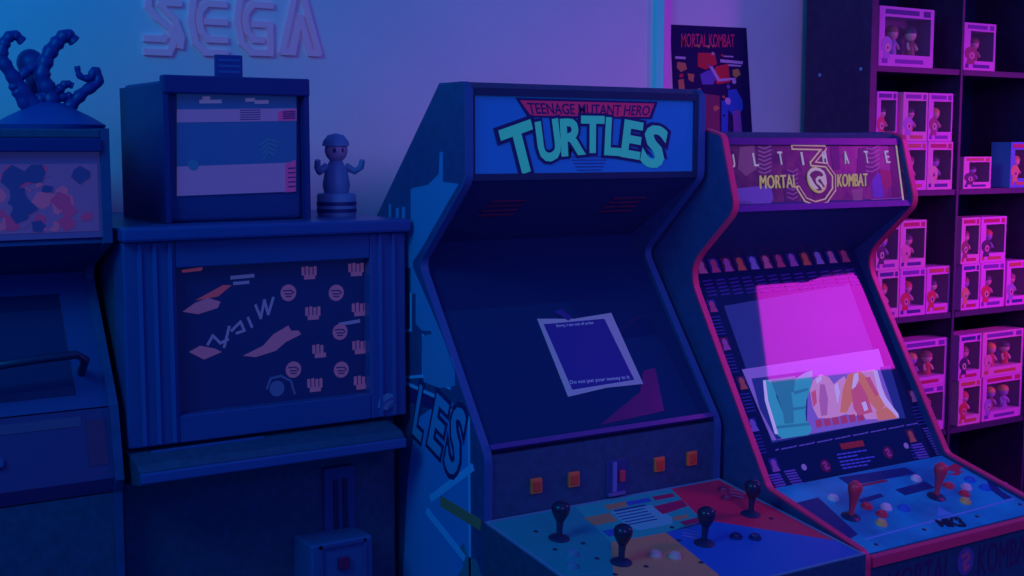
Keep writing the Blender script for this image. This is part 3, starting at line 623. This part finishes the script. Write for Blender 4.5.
    bb = bmn(); line(bb, fc, [(X0+.05, .055), (X0+.30, .058)], .010, 0, .002); part('panel_line', bb, flat('blue panel line', (.045, .12, .38), .35), cp)
    f = Z(2.76)
    c0, c1 = f.at(322, 468), f.at(354, 542)
    d = part('coin_door', box(bmn(), c0[0], c1[0], 2.748, 2.762, c1[1], c0[1], .003), flat('blue coin plate', (.03, .075, .27), .4), t)
    for k in (.35, .65):
        x = c0[0]+(c1[0]-c0[0])*k; part('coin_slot', box(bmn(), x-.006, x+.006, 2.744, 2.75, c1[1]+.02, c0[1]-.03, .001), M['black'], d)
    g = Z(2.66); c0, c1 = g.at(311, 546), g.at(374, 640)
    b_ = part('coin_box', box(bmn(), c0[0], c1[0], 2.66, 2.762, c1[1], c0[1], .006), flat('pale coin box paint', (.05, .13, .36), .45), t)
    bb = bmn(); x0, x1, z1 = c0[0]+.02, c1[0]-.02, c0[1]-.005
    box(bb, x0, x1, 2.654, 2.661, z1-.006, z1); box(bb, x0, x0+.006, 2.654, 2.661, z1-.1, z1); box(bb, x1-.006, x1, 2.654, 2.661, z1-.1, z1)
    part('box_frame', bb, flat('mauve frame', (.10, .10, .32), .4), b_)
    part('return_button', box(bmn(), (x0+x1)/2-.014, (x0+x1)/2+.014, 2.650, 2.661, z1-.062, z1-.034, .002), flat('dark red button', (.30, .02, .12), .3), b_)
    # upper lightbox
    part('lightbox', box(bmn(), .940, 1.262, 2.812, 3.10, 1.456, 1.768, .008), flat('dark blue box board', (.022, .05, .22), .4), t)
    lb = [o for o in t.children if o.name.startswith('lightbox')][0]
    f = Z(2.811); Q = lambda X, Y: f.at(170+X/4.8, 85+Y/4.8)
    bb = bmn(); box(bb, .930, 1.275, 2.785, 2.812, 1.738, 1.778, .004); part('visor', bb, flat('navy visor', (.018, .03, .20), .4), lb)
    part('box_side', box(bmn(), .930, .942, 2.79, 3.10, 1.456, 1.76), flat('navy visor', 0), lb); part('box_side', box(bmn(), 1.262, 1.274, 2.79, 3.10, 1.456, 1.76), flat('navy visor', 0), lb)
    pn = part('light_panel', poly(bmn(), f, [Q(32, 40), Q(605, 22), Q(605, 512), Q(32, 535)], -.0005, .002), flat('dim blue panel', (.03, .10, .32), .3, emit=(.01, .035, .14), es=.3), lb)
    mau = flat('mauve lit panel', (.30, .18, .40), .4, emit=(.075, .045, .16), es=.5)
    part('panel_band', poly(bmn(), f, [Q(32, 118), Q(605, 112), Q(605, 172), Q(32, 180)], .001, .003), mau, pn)
    part('panel_band', poly(bmn(), f, [Q(32, 392), Q(600, 372), Q(600, 510), Q(32, 532)], .001, .003), mau, pn)
    pk = flat('rose lit panel', (.45, .08, .28), .4, emit=(.17, .02, .14), es=.4)
    part('panel_note', poly(bmn(), f, [Q(515, 128), Q(600, 112), Q(600, 170), Q(515, 172)], .002, .004), pk, pn); part('panel_note', poly(bmn(), f, [Q(550, 380), Q(600, 360), Q(600, 510), Q(550, 515)], .002, .004), pk, pn)
    for a, b, c in ((145, 240, 80), (365, 400, 72), (410, 465, 82), (160, 185, 64)): part('panel_text', line(bmn(), f, [Q(a, c), Q(b, c-1)], .008, .001, .003), flat('pale panel text', (.30, .28, .5), .4, emit=(.1, .09, .2), es=.4), pn)
    bb = bmn()
    for i in range(5): line(bb, f, [Q(335, 122+i*11), Q(430, 120+i*11)], .002, .003, .0036)
    for i in range(4): line(bb, f, [Q(540, 130+i*10), Q(595, 128+i*10)], .003, .003, .0048)
    for i in range(5): line(bb, f, [Q(565, 400+i*22), Q(596, 398+i*22)], .003, .003, .0048)
    part('panel_lines', bb, flat('indigo line ink', (.06, .04, .22), .4), pn)
    bb = bmn()
    for i in range(4): line(bb, f, [Q(430+i*6, 290+i*22), Q(470, 260+i*20), Q(520-i*8, 275+i*20)], .004, .001, .003)
    disc(bb, f, *Q(110, 385), .012, .012, .001, .004)
    part('panel_art', bb, flat('teal panel art', (.03, .16, .34), .4, emit=(.01, .05, .14), es=.3), pn)
    return t
lightbox_machine()

# things on and around it
def figurine():
    b = V((1.393, 2.90, 1.455)); t = root('figurine', b, 'small pale figurine on a striped round base on the ledge beside the lightbox', 'figurine')
    pa = flat('pale blue figurine paint', (.12, .30, .52), .5); wh = flat('pale pink figurine paint', (.45, .38, .55), .5); dk = flat('dark stripe paint', (.02, .03, .18), .5)
    lathe(b0 := bmn(), b, (0, 0, 1), [(.046, 0), (.048, .01), (.048, .05), (.044, .055), (0, .056)], 24); bs = part('base', b0, pa, t, True)
    bb = bmn()
    for h in (.009, .026): lathe(bb, b+V((0, 0, h)), (0, 0, 1), [(.0488, 0), (.0488, .009)], 24)
    part('stripe', bb, dk, bs)
    bb = bmn(); lathe(bb, b+V((0, 0, .055)), (0, 0, 1), [(.030, 0), (.034, .02), (.028, .055), (.018, .075), (.012, .085), (0, .086)], 18); part('body', bb, pa, t, True)
    for s in (-1, 1):
        p = b+V((s*.026, 0, .12)); part('arm', tube(bmn(), [p, p+V((s*.022, -.006, -.012)), p+V((s*.032, -.018, -.002)), p+V((s*.034, -.024, .016))], lambda q: .010-.003*q), pa, t, True)
    hd = part('head', ball(bmn(), b+V((0, -.002, .160)), .029, .028, .030), wh, t, True)
    bb = bmn(); lathe(bb, b+V((0, 0, .170)), (0, 0, 1), [(.034, 0), (.031, .012), (.020, .026), (0, .031)], 18); part('cap', bb, pa, hd, True)
    bb = bmn()
    for s in (-1, 1): ball(bb, b+V((s*.010-.006, -.0275, .160)), .004, .003, .006, 8)
    part('eyes', bb, dk, hd)
figurine()
def paper_tag():
    o = V(Fr((0, 2.692, 0), (1, 0, 0), (0, 0, 1)).w(388, 402)); f = Fr((o.x, 2.692, o.z), (1, 0, 0), (0, 0, 1)); f.o = V((o.x, 2.6995, o.z))
    b = bmn(); poly(b, f, [(-.024, -.012), (-.004, -.020), (.020, -.010), (.024, .014), (.004, .02), (-.018, .014)], 0, .004)
    t = part('sticker', b, flat('pale blue sticker', (.12, .28, .48), .6), None, label='small pale crumpled sticker on the lower right corner of the screen bezel', cat='sticker', loc=o)
    bb = bmn(); line(bb, f, [(-.012, -.006), (.0, .004), (.012, .008)], .004, .003, .006); line(bb, f, [(.002, -.012), (.014, -.004)], .004, .003, .006); part('crease', bb, flat('blue crease', (.05, .12, .35), .6), t)
paper_tag()
def shelf_sign():
    f = Fr((0, 2.80, 0), (1, 0, 0), (0, 0, 1)); c0, c1 = f.at(221, 62), f.at(249, 77)
    z0 = 1.779; x0, x1 = c0[0], c1[0]; t = root('sign_plate', ((x0+x1)/2, 2.84, z0), 'small dark sign plate standing on top of the lightbox', 'sign')
    part('plate', box(bmn(), x0, x1, 2.835, 2.845, z0, z0+.05, .002), flat('dark indigo plate', (.025, .05, .28), .4), t)
    g = Fr((x0, 2.835, z0), (1, 0, 0), (0, 0, 1)); bb = bmn()
    for i in range(3): line(bb, g, [(.008, .012+i*.013), (x1-x0-.008, .012+i*.013)], .005)
    part('plate_text', bb, flat('blue plate ink', (.04, .13, .42), .4), t)
shelf_sign()

# ================================================================== machine at the far left
def left_machine():
    X0, X1 = .10, .786
    t = root('arcade_cabinet', ((X0+X1)/2, 3.0, 0), 'dim arcade machine at the far left with a pink comic picture marquee', 'arcade machine')
    prof = smooth_prof([(2.69, 0), (2.69, .90), (2.672, .93), (2.70, 1.085), (2.86, 1.36), (2.70, 1.425), (2.70, 1.66)], {4: .04})+[(3.38, 1.66), (3.38, 0)]
    for x in (X0, X1-.018): part('side_panel', prism(bmn(), prof, x, x+.018), M['laminate2'], t)
    i0, i1 = X0+.018, X1-.018
    f = Fr((0, 2.708, 0), (1, 0, 0), (0, 0, 1))
    part('top_panel', box(bmn(), i0, i1, 2.70, 3.36, 1.640, 1.658, .003), M['laminate'], t)
    part('visor', box(bmn(), i0, i1, 2.692, 2.72, 1.612, 1.640, .003), flat('navy visor', 0), t)
    mq = part('marquee', box(bmn(), i0, i1, 2.710, 2.722, 1.437, 1.612), flat('dim lilac marquee', (.05, .08, .28), .35, emit=(.03, .03, .14), es=.3), t)
    f = Fr((0, 2.710, 0), (1, 0, 0), (0, 0, 1)); rr = random.Random(3)
    pal = [flat('dusty pink ink', (.34, .10, .22), .4, emit=(.13, .03, .12), es=.5), flat('mauve grey ink', (.20, .10, .28), .4, emit=(.06, .03, .13), es=.4), flat('dull crimson ink', (.34, .05, .18), .4, emit=(.12, .015, .09), es=.45), flat('slate navy ink', (.04, .05, .22), .4, emit=(.01, .015, .08), es=.4)]
    bgd = part('picture_ground', rect(bmn(), f, i0+.01, i1-.006, 1.45, 1.588, -.0005, .0012), pal[1], mq)
    
    for k in range(64):
        u = rr.uniform(.50, i1-.03); v = rr.uniform(1.462, 1.578); n = rr.choice((5, 6, 7)); r = rr.uniform(.012, .03); ph = rr.uniform(0, 6); j = k % 4
        part('picture_patch', poly(bmn(), f, [(min(max(u+r*rr.uniform(.5, 1.2)*math.cos(ph+i*2*math.pi/n), i0+.011), i1-.007), min(max(v+r*rr.uniform(.5, 1)*math.sin(ph+i*2*math.pi/n), 1.451), 1.587)) for i in range(n)], .001, .002+.0004*j), pal[j], bgd)
    part('hood', prism(bmn(), [(2.712, 1.425), (2.87, 1.352), (2.876, 1.366), (2.718, 1.437)], i0, i1), M['hood'], t)
    a, b = V((2.705, 1.085)), V((2.858, 1.357)); d = (b-a).normalized(); n = V((-d.y, d.x))
    part('screen', prism(bmn(), [tuple(a-n*.012), tuple(b-n*.012), tuple(b-n*.024), tuple(a-n*.024)], i0, i1), M['glass'], t)
    g = Fr((0, (a-n*.012).x, (a-n*.012).y), (1, 0, 0), (0, d.x, d.y)); L = (b-a).length
    bb = bmn()
    rect(bb, g, i0, i1, L-.05, L, 0, .006); rect(bb, g, i0, i0+.06, .03, L-.05, 0, .006); rect(bb, g, i1-.06, i1, .03, L-.05, 0, .006); rect(bb, g, i0, i1, 0, .03, 0, .006)
    part('screen_bezel', bb, flat('dull blue bezel', (.03, .07, .26), .4), t)
    cp = part('control_panel', prism(bmn(), [(2.706, 1.080), (2.678, .935), (2.692, .903), (2.76, .9), (2.76, 1.06)], i0, i1), flat('plum control panel', (.12, .05, .20), .45), t)
    f = Fr((0, 2.678, .935), (1, 0, 0), (0, .028, .145))
    part('panel_label', rect(bmn(), f, i1-.05, i1-.008, .03, .125, -.0005, .001), flat('wine label', (.22, .04, .14), .4), cp)
    bb = bmn(); rect(bb, f, i0+.02, i1-.06, .115, .135, -.0005, .0012); part('panel_strip', bb, flat('pinkish strip', (.20, .09, .22), .4), cp)
    for x in (.30, .42, .54):
        q = f.p(x, .06); part('button', lathe(bmn(), q, f.n, [(.013, 0), (.013, .005), (.009, .009), (0, .009)]), flat('slate button', (.06, .10, .3), .3), cp, True)
    bar = part('handle', tube(bmn(), [V((.50, 2.74, 1.13)), V((.505, 2.70, 1.165)), V((.53, 2.685, 1.19)), V((.62, 2.685, 1.197)), V((.70, 2.685, 1.2)), V((.722, 2.70, 1.185)), V((.725, 2.75, 1.15))], .009), M['black'], t, True)
    part('front_panel', box(bmn(), i0, i1, 2.693, 2.71, .02, .90), M['laminate'], t)
    part('back_panel', box(bmn(), i0, i1, 3.35, 3.37, 0, 1.64), M['laminate'], t)
left_machine()

def tentacles():
    f = Fr((0, 3.0, 0), (1, 0, 0), (0, 0, 1)); z0 = 1.659
    b = f.p(*f.at(50, 125)); b.z = z0
    t = root('tentacle_sculpture', b, 'dark blue sculpture of curling ribbed tentacles on top of the far left machine', 'sculpture')
    m_ = flat('indigo sculpture paint', (.02, .035, .26), .45); m2 = flat('dull blue sculpture paint', (.03, .07, .34), .5)
    bb = bmn(); lathe(bb, b, (0, 0, 1), [(.115, 0), (.12, .012), (.09, .03), (.05, .05), (.03, .06), (0, .06)], 20); part('base', bb, m2, t, True)
    def tent(pts, r0, r1, n=34):
        P = [f.p(*f.at(*p))+V((0, dy, 0)) for *p, dy in [(*q, 0) if len(q) == 2 else q for q in pts]]; out = []
        for i in range(n+1):
            s = i/n*(len(P)-1); k = min(int(s), len(P)-2); u = s-k; p0, p1, p2, p3 = P[max(k-1, 0)], P[k], P[k+1], P[min(k+2, len(P)-1)]
            out.append(.5*((2*p1)+(p2-p0)*u+(2*p0-5*p1+4*p2-p3)*u*u+(3*p1-p0-3*p2+p3)*u**3))
        part('tentacle', tube(bmn(), out, lambda s: (r0+(r1-r0)*s)*(1+.13*math.sin(s*60))), m_, t, True)
    tent([(48, 118), (30, 100), (14, 78), (2, 58), (5, 42), (14, 35), (23, 42)], .018, .010)
    tent([(52, 116), (50, 95), (42, 75), (48, 56), (58, 42), (67, 35), (75, 42)], .020, .013)
    tent([(60, 118), (72, 104), (84, 92), (98, 82), (95, 70), (90, 78), (80, 76), (77, 66)], .016, .006)
    tent([(44, 118), (30, 110), (18, 92), (15, 84), (26, 72), (38, 66), (47, 68)], .017, .007)
    tent([(54, 117), (40, 105), (44, 96), (58, 90), (66, 84), (73, 86)], .017, .007)
    tent([(50, 118), (58, 110), (50, 102), (60, 98), (70, 96), (66, 102)], .016, .007)
    part('body', ball(bmn(), f.p(*f.at(36, 62))+V((0, .05, 0)), .030, .03, .032), m2, t, True)
    part('stem', tube(bmn(), [b+V((-.02, .04, .03)), f.p(*f.at(40, 90))+V((0, .05, 0)), f.p(*f.at(36, 66))+V((0, .05, 0))], .016), m2, t, True)
tentacles()

# ================================================================== bookcase with boxed figures
YS = 3.10; XS = [3.535, 3.999, 4.46, 4.92]; ZS = [.124, .572, 1.014, 1.469, 1.9035, 2.345]
def bookcase():
    t = root('bookcase', (4.23, 3.26, 0), 'tall black open bookcase of square compartments filled with toy boxes', 'bookcase')
    for i, x in enumerate(XS):
        w = .022 if i in (0, 3) else .014
        part('side_panel' if i in (0, 3) else 'divider', box(bmn(), x-w/2-(.011 if i == 0 else 0), x+w/2, YS, 3.405, 0, 2.365 if i in (0, 3) else 2.34, .0015), M['bookcase'], t)
    for z in ZS:
        for a, b in zip(XS, XS[1:]): part('shelf', box(bmn(), a+.0115, b-.0115, YS+.002, 3.40, z-.020, z), M['bookcase'], t)
    part('back_panel', box(bmn(), XS[0]+.011, XS[-1]-.011, 3.400, 3.408, 0, 2.34), flat('bookcase back board', (.018, .028, .12), .6), t)
    part('plinth', box(bmn(), XS[0]+.012, XS[-1]-.012, YS+.02, 3.39, 0, .10), M['bookcase'], t)
    sd = [o for o in t.children if o.name.startswith('side_panel')][0]; x = XS[0]-.022; f = Fr((x, 3.4, 0), (0, -1, 0), (0, 0, 1))
    for p in ((820, 75), (861, 69)): part('cam_bolt', lathe(bmn(), f.w(*p), f.n, [(.006, 0), (.006, .002), (0, .003)], 12), flat('bright bolt', (.3, .5, .8), .3), sd)
bookcase()

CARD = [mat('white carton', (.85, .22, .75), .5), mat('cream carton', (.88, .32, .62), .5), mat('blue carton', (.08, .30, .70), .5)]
BACKING = [flat('dark box lining', (.02, .01, .08), .6), flat('violet box lining', (.06, .02, .14), .6), flat('blue box lining', (.02, .02, .14), .6)]
INK = [flat('red box ink', (.55, .03, .08), .5), flat('orange box ink', (.62, .18, .06), .5), flat('violet box ink', (.20, .05, .40), .5), flat('navy box ink', (.03, .04, .25), .5)]
TOY = [flat('pink toy paint', (.80, .30, .42), .45), flat('brown toy paint', (.30, .08, .10), .45), flat('red toy paint', (.70, .06, .06), .45), flat('ochre toy paint', (.75, .45, .12), .45), flat('dark toy paint', (.05, .03, .09), .45), flat('lilac toy paint', (.42, .22, .62), .45), flat('skin toy paint', (.80, .48, .42), .45)]
FILM = mat('clear film', (1, 1, 1), .05); 
def film():
    nt = FILM.node_tree; b = nt.nodes['Principled BSDF']; b.inputs['Alpha'].default_value = .03; b.inputs['Roughness'].default_value = .05
film()
def toy_box(x0, x1, z0, h, dep, label, group, seed, wide=1, carton=None, yf=YS+.012, figures=True):
    rr = random.Random(seed); w = x1-x0; t = root('toy_box', ((x0+x1)/2, yf+dep/2, z0), label, 'toy box', group)
    cm = CARD[carton if carton is not None else (seed % 5 == 3)*1]; e = .0016
    wx0, wx1, wz0, wz1 = x0+w*(.20 if wide == 1 else .10), x1-w*.055, z0+h*.20, z0+h*.83
    bb = bmn()
    box(bb, x0, x1, yf+.002, yf+dep, z0, wz0); box(bb, x0, x1, yf+.002, yf+dep, wz1, z0+h); box(bb, x0, wx0, yf+.002, yf+dep, wz0, wz1); box(bb, wx1, x1, yf+.002, yf+dep, wz0, wz1)
    ca = part('carton', bb, cm, t)
    yb = yf+dep*.80; q = .0012
    tray = [(wx0, yf+.004), (wx0, yb), (wx1, yb), (wx1, yf+.004), (wx1-q, yf+.004), (wx1-q, yb-q), (wx0+q, yb-q), (wx0+q, yf+.004)]
    part('lining', ext(bmn(), [V((x_, y_, wz0)) for x_, y_ in tray], V((0, 0, wz1-wz0))), BACKING[seed % 3], t)
    f = Fr((x0, yf+.002, z0), (1, 0, 0), (0, 0, 1))
    i1 = INK[(seed*7+seed//3) % 4]; i2 = INK[(seed*5+1) % 4]
    bb = bmn(); rect(bb, f, w*.10, w*.72, h*.875, h*.955, -.0003, .0006); rect(bb, f, w*.80, w*.93, h*.86, h*.96, -.0003, .0006); part('top_label', bb, i1, ca)
    bb = bmn(); rect(bb, f, w*.30, w*.82, h*.055, h*.125, -.0003, .0006)
    rect(bb, f, w*.06, w*.16, h*.05, h*.13, -.0003, .0006); part('name_label', bb, i2, ca)
    if figures:
        c = TOY[2] if seed == 16 else TOY[(seed*3+2) % 7]; bb = bmn(); u = w*(.22 if wide == 1 else .14)     # printed portrait at the lower left corner
        disc(bb, f, u, h*.36, w*.19/wide, h*.14, -.0003, .0009, 14); poly(bb, f, [(u-w*.13/wide, h*.13), (u+w*.13/wide, h*.13), (u+w*.09/wide, h*.25), (u-w*.09/wide, h*.25)], -.0003, .0009)
        po = part('printed_portrait', bb, c, ca)
        bb = bmn(); disc(bb, f, u+w*.03/wide, h*.31, w*.085/wide, h*.075, .0006, .0014, 12); part('portrait_face', bb, TOY[(seed % 2)*6 or 0], po)
        bb = bmn(); disc(bb, f, u+.004, h*.31, .004, .006, .0012, .002, 8); part('portrait_eye', bb, TOY[4], po)
        for k in range(wide if wide > 1 else 1):
            cx = x0+w*(.55 if wide == 1 else (.38, .72)[k]); cy = yf+dep*.42; hh = h*.56; zz = wz0+.0004; sk = TOY[rr.choice((0, 6, 5))]; cl = TOY[rr.choice((1, 2, 3, 4, 5))]; ha = TOY[rr.choice((1, 2, 3, 4))]
            if seed == 6: cl = TOY[3]
            if seed == 32 and k == 0: ha = flat('orange toy paint', (.9, .35, .05), .45)
            g = part('figure', lathe(bmn(), (cx, cy, zz), (0, 0, 1), [(.014, 0), (.016, hh*.10), (.013, hh*.25), (.017, hh*.38), (.010, hh*.47), (0, hh*.48)], 12), cl, t, True)
            part('head', ball(bmn(), (cx, cy, zz+hh*.66), .0215, .02, hh*.22), sk, g, True)
            bb = bmn(); lathe(bb, (cx, cy+.003, zz+hh*.69), (0, 0, 1), [(.0235, 0), (.0235, hh*.08), (.017, hh*.18), (0, hh*.235)], 14); part('hair', bb, ha, g, True)
            bb = bmn()
            for s_ in (-1, 1): tube(bb, [(cx+s_*.014, cy, zz+hh*.40), (cx+s_*.022, cy-.006, zz+hh*.28), (cx+s_*.021, cy-.012, zz+hh*.18)], .0055, 8)
            part('arms', bb, sk, g, True)
    part('window', box(bmn(), wx0, wx1, yf+.0025, yf+.0032, wz0, wz1), FILM, t)
    return t
SF = Fr((0, YS+.012, 0), (1, 0, 0), (0, 0, 1))
def bx(pl, pr, py): return SF.at(pl, py)[0], SF.at(pr, py)[0]
def shelf_boxes():
    # (left px, right px, mean py, base, height, width factor, carton, label)
    G = 'boxed toys on the black bookcase'
    H = .173
    def row(z, items):
        for it in items:
            pl, pr, py, lift, h, wide, cart, lab, seed = it
            a, b = bx(pl, pr, py)
            for l_, r_ in zip(XS, XS[1:]):
                if l_ < (a+b)/2 < r_: a, b = max(a, l_+.0125), min(b, r_-.0085)
            toy_box(a, b, z+.0005+lift, h, .090, lab, G, seed, wide, cart, figures=True)
    z = ZS[4]
    row(z, [(879.5, 934, 40, 0, .205, 2, None, 'big wide pink toy box with two figures in the top left compartment', 1),
            (964.5, 996, 45, 0, .172, 1, None, 'single pink toy box standing alone in the top right compartment', 2)])
    z = ZS[3]
    row(z, [(877.0, 900, 165, 0, H, 1, None, 'toy box mostly hidden behind the red trimmed marquee, lower layer of second shelf', 3),
            (903.5, 927.2, 165, 0, H, 1, None, 'pink toy box half hidden by the red trim, lower middle of second shelf', 4),
            (928.2, 953, 165, 0, H, 1, 1, 'pink toy box with a yellow-caped figure, lower right of the left compartment, second shelf', 6),
            (877.0, 897.5, 115, H+.001, H, 1, None, 'topmost left pink toy box peeking over the red trimmed marquee', 7),
            (903.5, 928.0, 115, H+.001, H, 1, None, 'upper middle pink toy box on second shelf, above the red corner of the marquee', 8),
            (929.0, 953, 115, H+.001, H, 1, None, 'upper right pink toy box in the left compartment of the second shelf', 9),
            (964, 991.5, 172, 0, .118, 1, 1, 'short square pink toy box at the left of the second shelf right compartment', 10),
            (1011, 1036, 165, 0, H, 1, 2, 'toy box with a bright blue side at the right edge of second shelf', 12)])
    z = ZS[2]
    row(z, [(878.0, 899.3, 290, 0, H, 1, None, 'lower left pink toy box on third shelf beside the curved red trim', 13),
            (900.3, 926, 290, 0, H, 1, None, 'lower middle pink toy box in the left compartment of the third shelf', 14),
            (927, 953, 290, 0, H, 1, None, 'lower right pink toy box with red-haired portrait, third shelf left compartment', 16),
            (877.0, 900.0, 240, H+.001, H, 1, 1, 'upper left toy box tucked behind the red trim on third shelf', 17),
            (901.0, 926.5, 240, H+.001, H, 1, None, 'upper right pink toy box of the stack in the third shelf left compartment', 18),
            (962.0, 980, 285, 0, H, 1, None, 'lower left pink toy box in the third shelf right compartment', 19),
            (981, 1005, 285, 0, H, 1, None, 'lower middle pink toy box in the third shelf right compartment', 21),
            (1007, 1032, 285, 0, H, 1, None, 'lower pink toy box cut by the frame edge on the third shelf', 22),
            (962.0, 980.5, 235, H+.001, H, 1, 1, 'upper left pink toy box with a violet label, third shelf right compartment', 23),
            (981.5, 1006.5, 235, H+.001, H, 1, None, 'upper right pink toy box on the stack in the third shelf right compartment', 24)])
    z = ZS[1]
    row(z, [(900.5, 951, 405, 0, H, 2, None, 'lower wide toy box half hidden by the red trim, fourth shelf left compartment', 26),
            (902.5, 951, 356, H+.001, H, 2, None, 'upper wide pink toy box with two figures, fourth shelf left compartment', 27),
            (959.0, 981, 400, 0, H, 1, None, 'lower narrow pink toy box in the fourth shelf right compartment', 28),
            (983, 1030, 398, 0, H, 2, None, 'lower wide pink toy box with two figures, fourth shelf right compartment', 29),
            (959.5, 981.5, 352, H+.001, H, 1, None, 'upper narrow pink toy box in the fourth shelf right compartment', 31),
            (983, 1031, 350, H+.001, H, 2, 1, 'upper wide pink toy box with an orange-haired figure, fourth shelf right compartment', 32)])
    z = ZS[0]
    row(z, [(956.5, 970, 470, 0, H, 1, None, 'narrow pink toy box on bottom shelf just right of the red trim corner', 33),
            (983.5, 1009, 455, 0, H+.012, 1, None, 'tall pink toy box with a dark side on the bottom shelf', 34),
            (1010, 1034, 478, 0, .09, 1, 1, 'low pink toy box at the bottom right corner behind the control panel', 35)])
shelf_boxes()

# ================================================================== light
w = bpy.data.worlds.new('world'); sc.world = w; w.use_nodes = True
w.node_tree.nodes['Background'].inputs['Color'].default_value = (.008, .058, .40, 1); w.node_tree.nodes['Background'].inputs['Strength'].default_value = 1.0
def area(name, loc, tgt, col, power, sx, sy, xax=None, spread=180):
    l = bpy.data.lights.new(name, 'AREA'); l.shape = 'RECTANGLE'; l.size = sx; l.size_y = sy; l.color = col; l.energy = power; l.spread = math.radians(spread)
    o = bpy.data.objects.new(name, l); COL.objects.link(o)
    z = (V(loc)-V(tgt)).normalized(); x = (V(xax)-z*z.dot(V(xax))).normalized() if xax else V((0, 0, 1)).cross(z).normalized(); y = z.cross(x)
    m_ = Matrix((x, y, z)).transposed().to_4x4(); m_.translation = V(loc); o.matrix_world = m_; return o
PINK = (1, .02, 1)
area('pink_light_panel', (4.151, 1.518, 2.26), (2.628, 2.442, 1.147), PINK, .85, .53, .42, (.367, .25, -.294), 58)
area('pink_shelf_fill', (5.8, .6, 1.95), (4.3, 3.1, 1.2), PINK, 6.2, .7, .7, None, 52)  # second pink lamp, out of view, added to brighten the shelf boxes
area('lilac_fill', (1.2, -.6, 2.7), (3.1, 3.2, 1.35), (.60, .20, 1), 3.8, .8, .8, None, 58)  # unseen fill lamp added in front to tint the wall lilac
area('cyan_light', (-.9, 1.6, 2.9), (.9, 3.45, 1.9), (.0, .50, 1), 24, 1.0, 1.0)

sc.view_settings.view_transform = 'Standard'; sc.view_settings.look = 'None'; sc.view_settings.exposure = 0; sc.view_settings.gamma = 1; sc.view_settings.use_curve_mapping = False
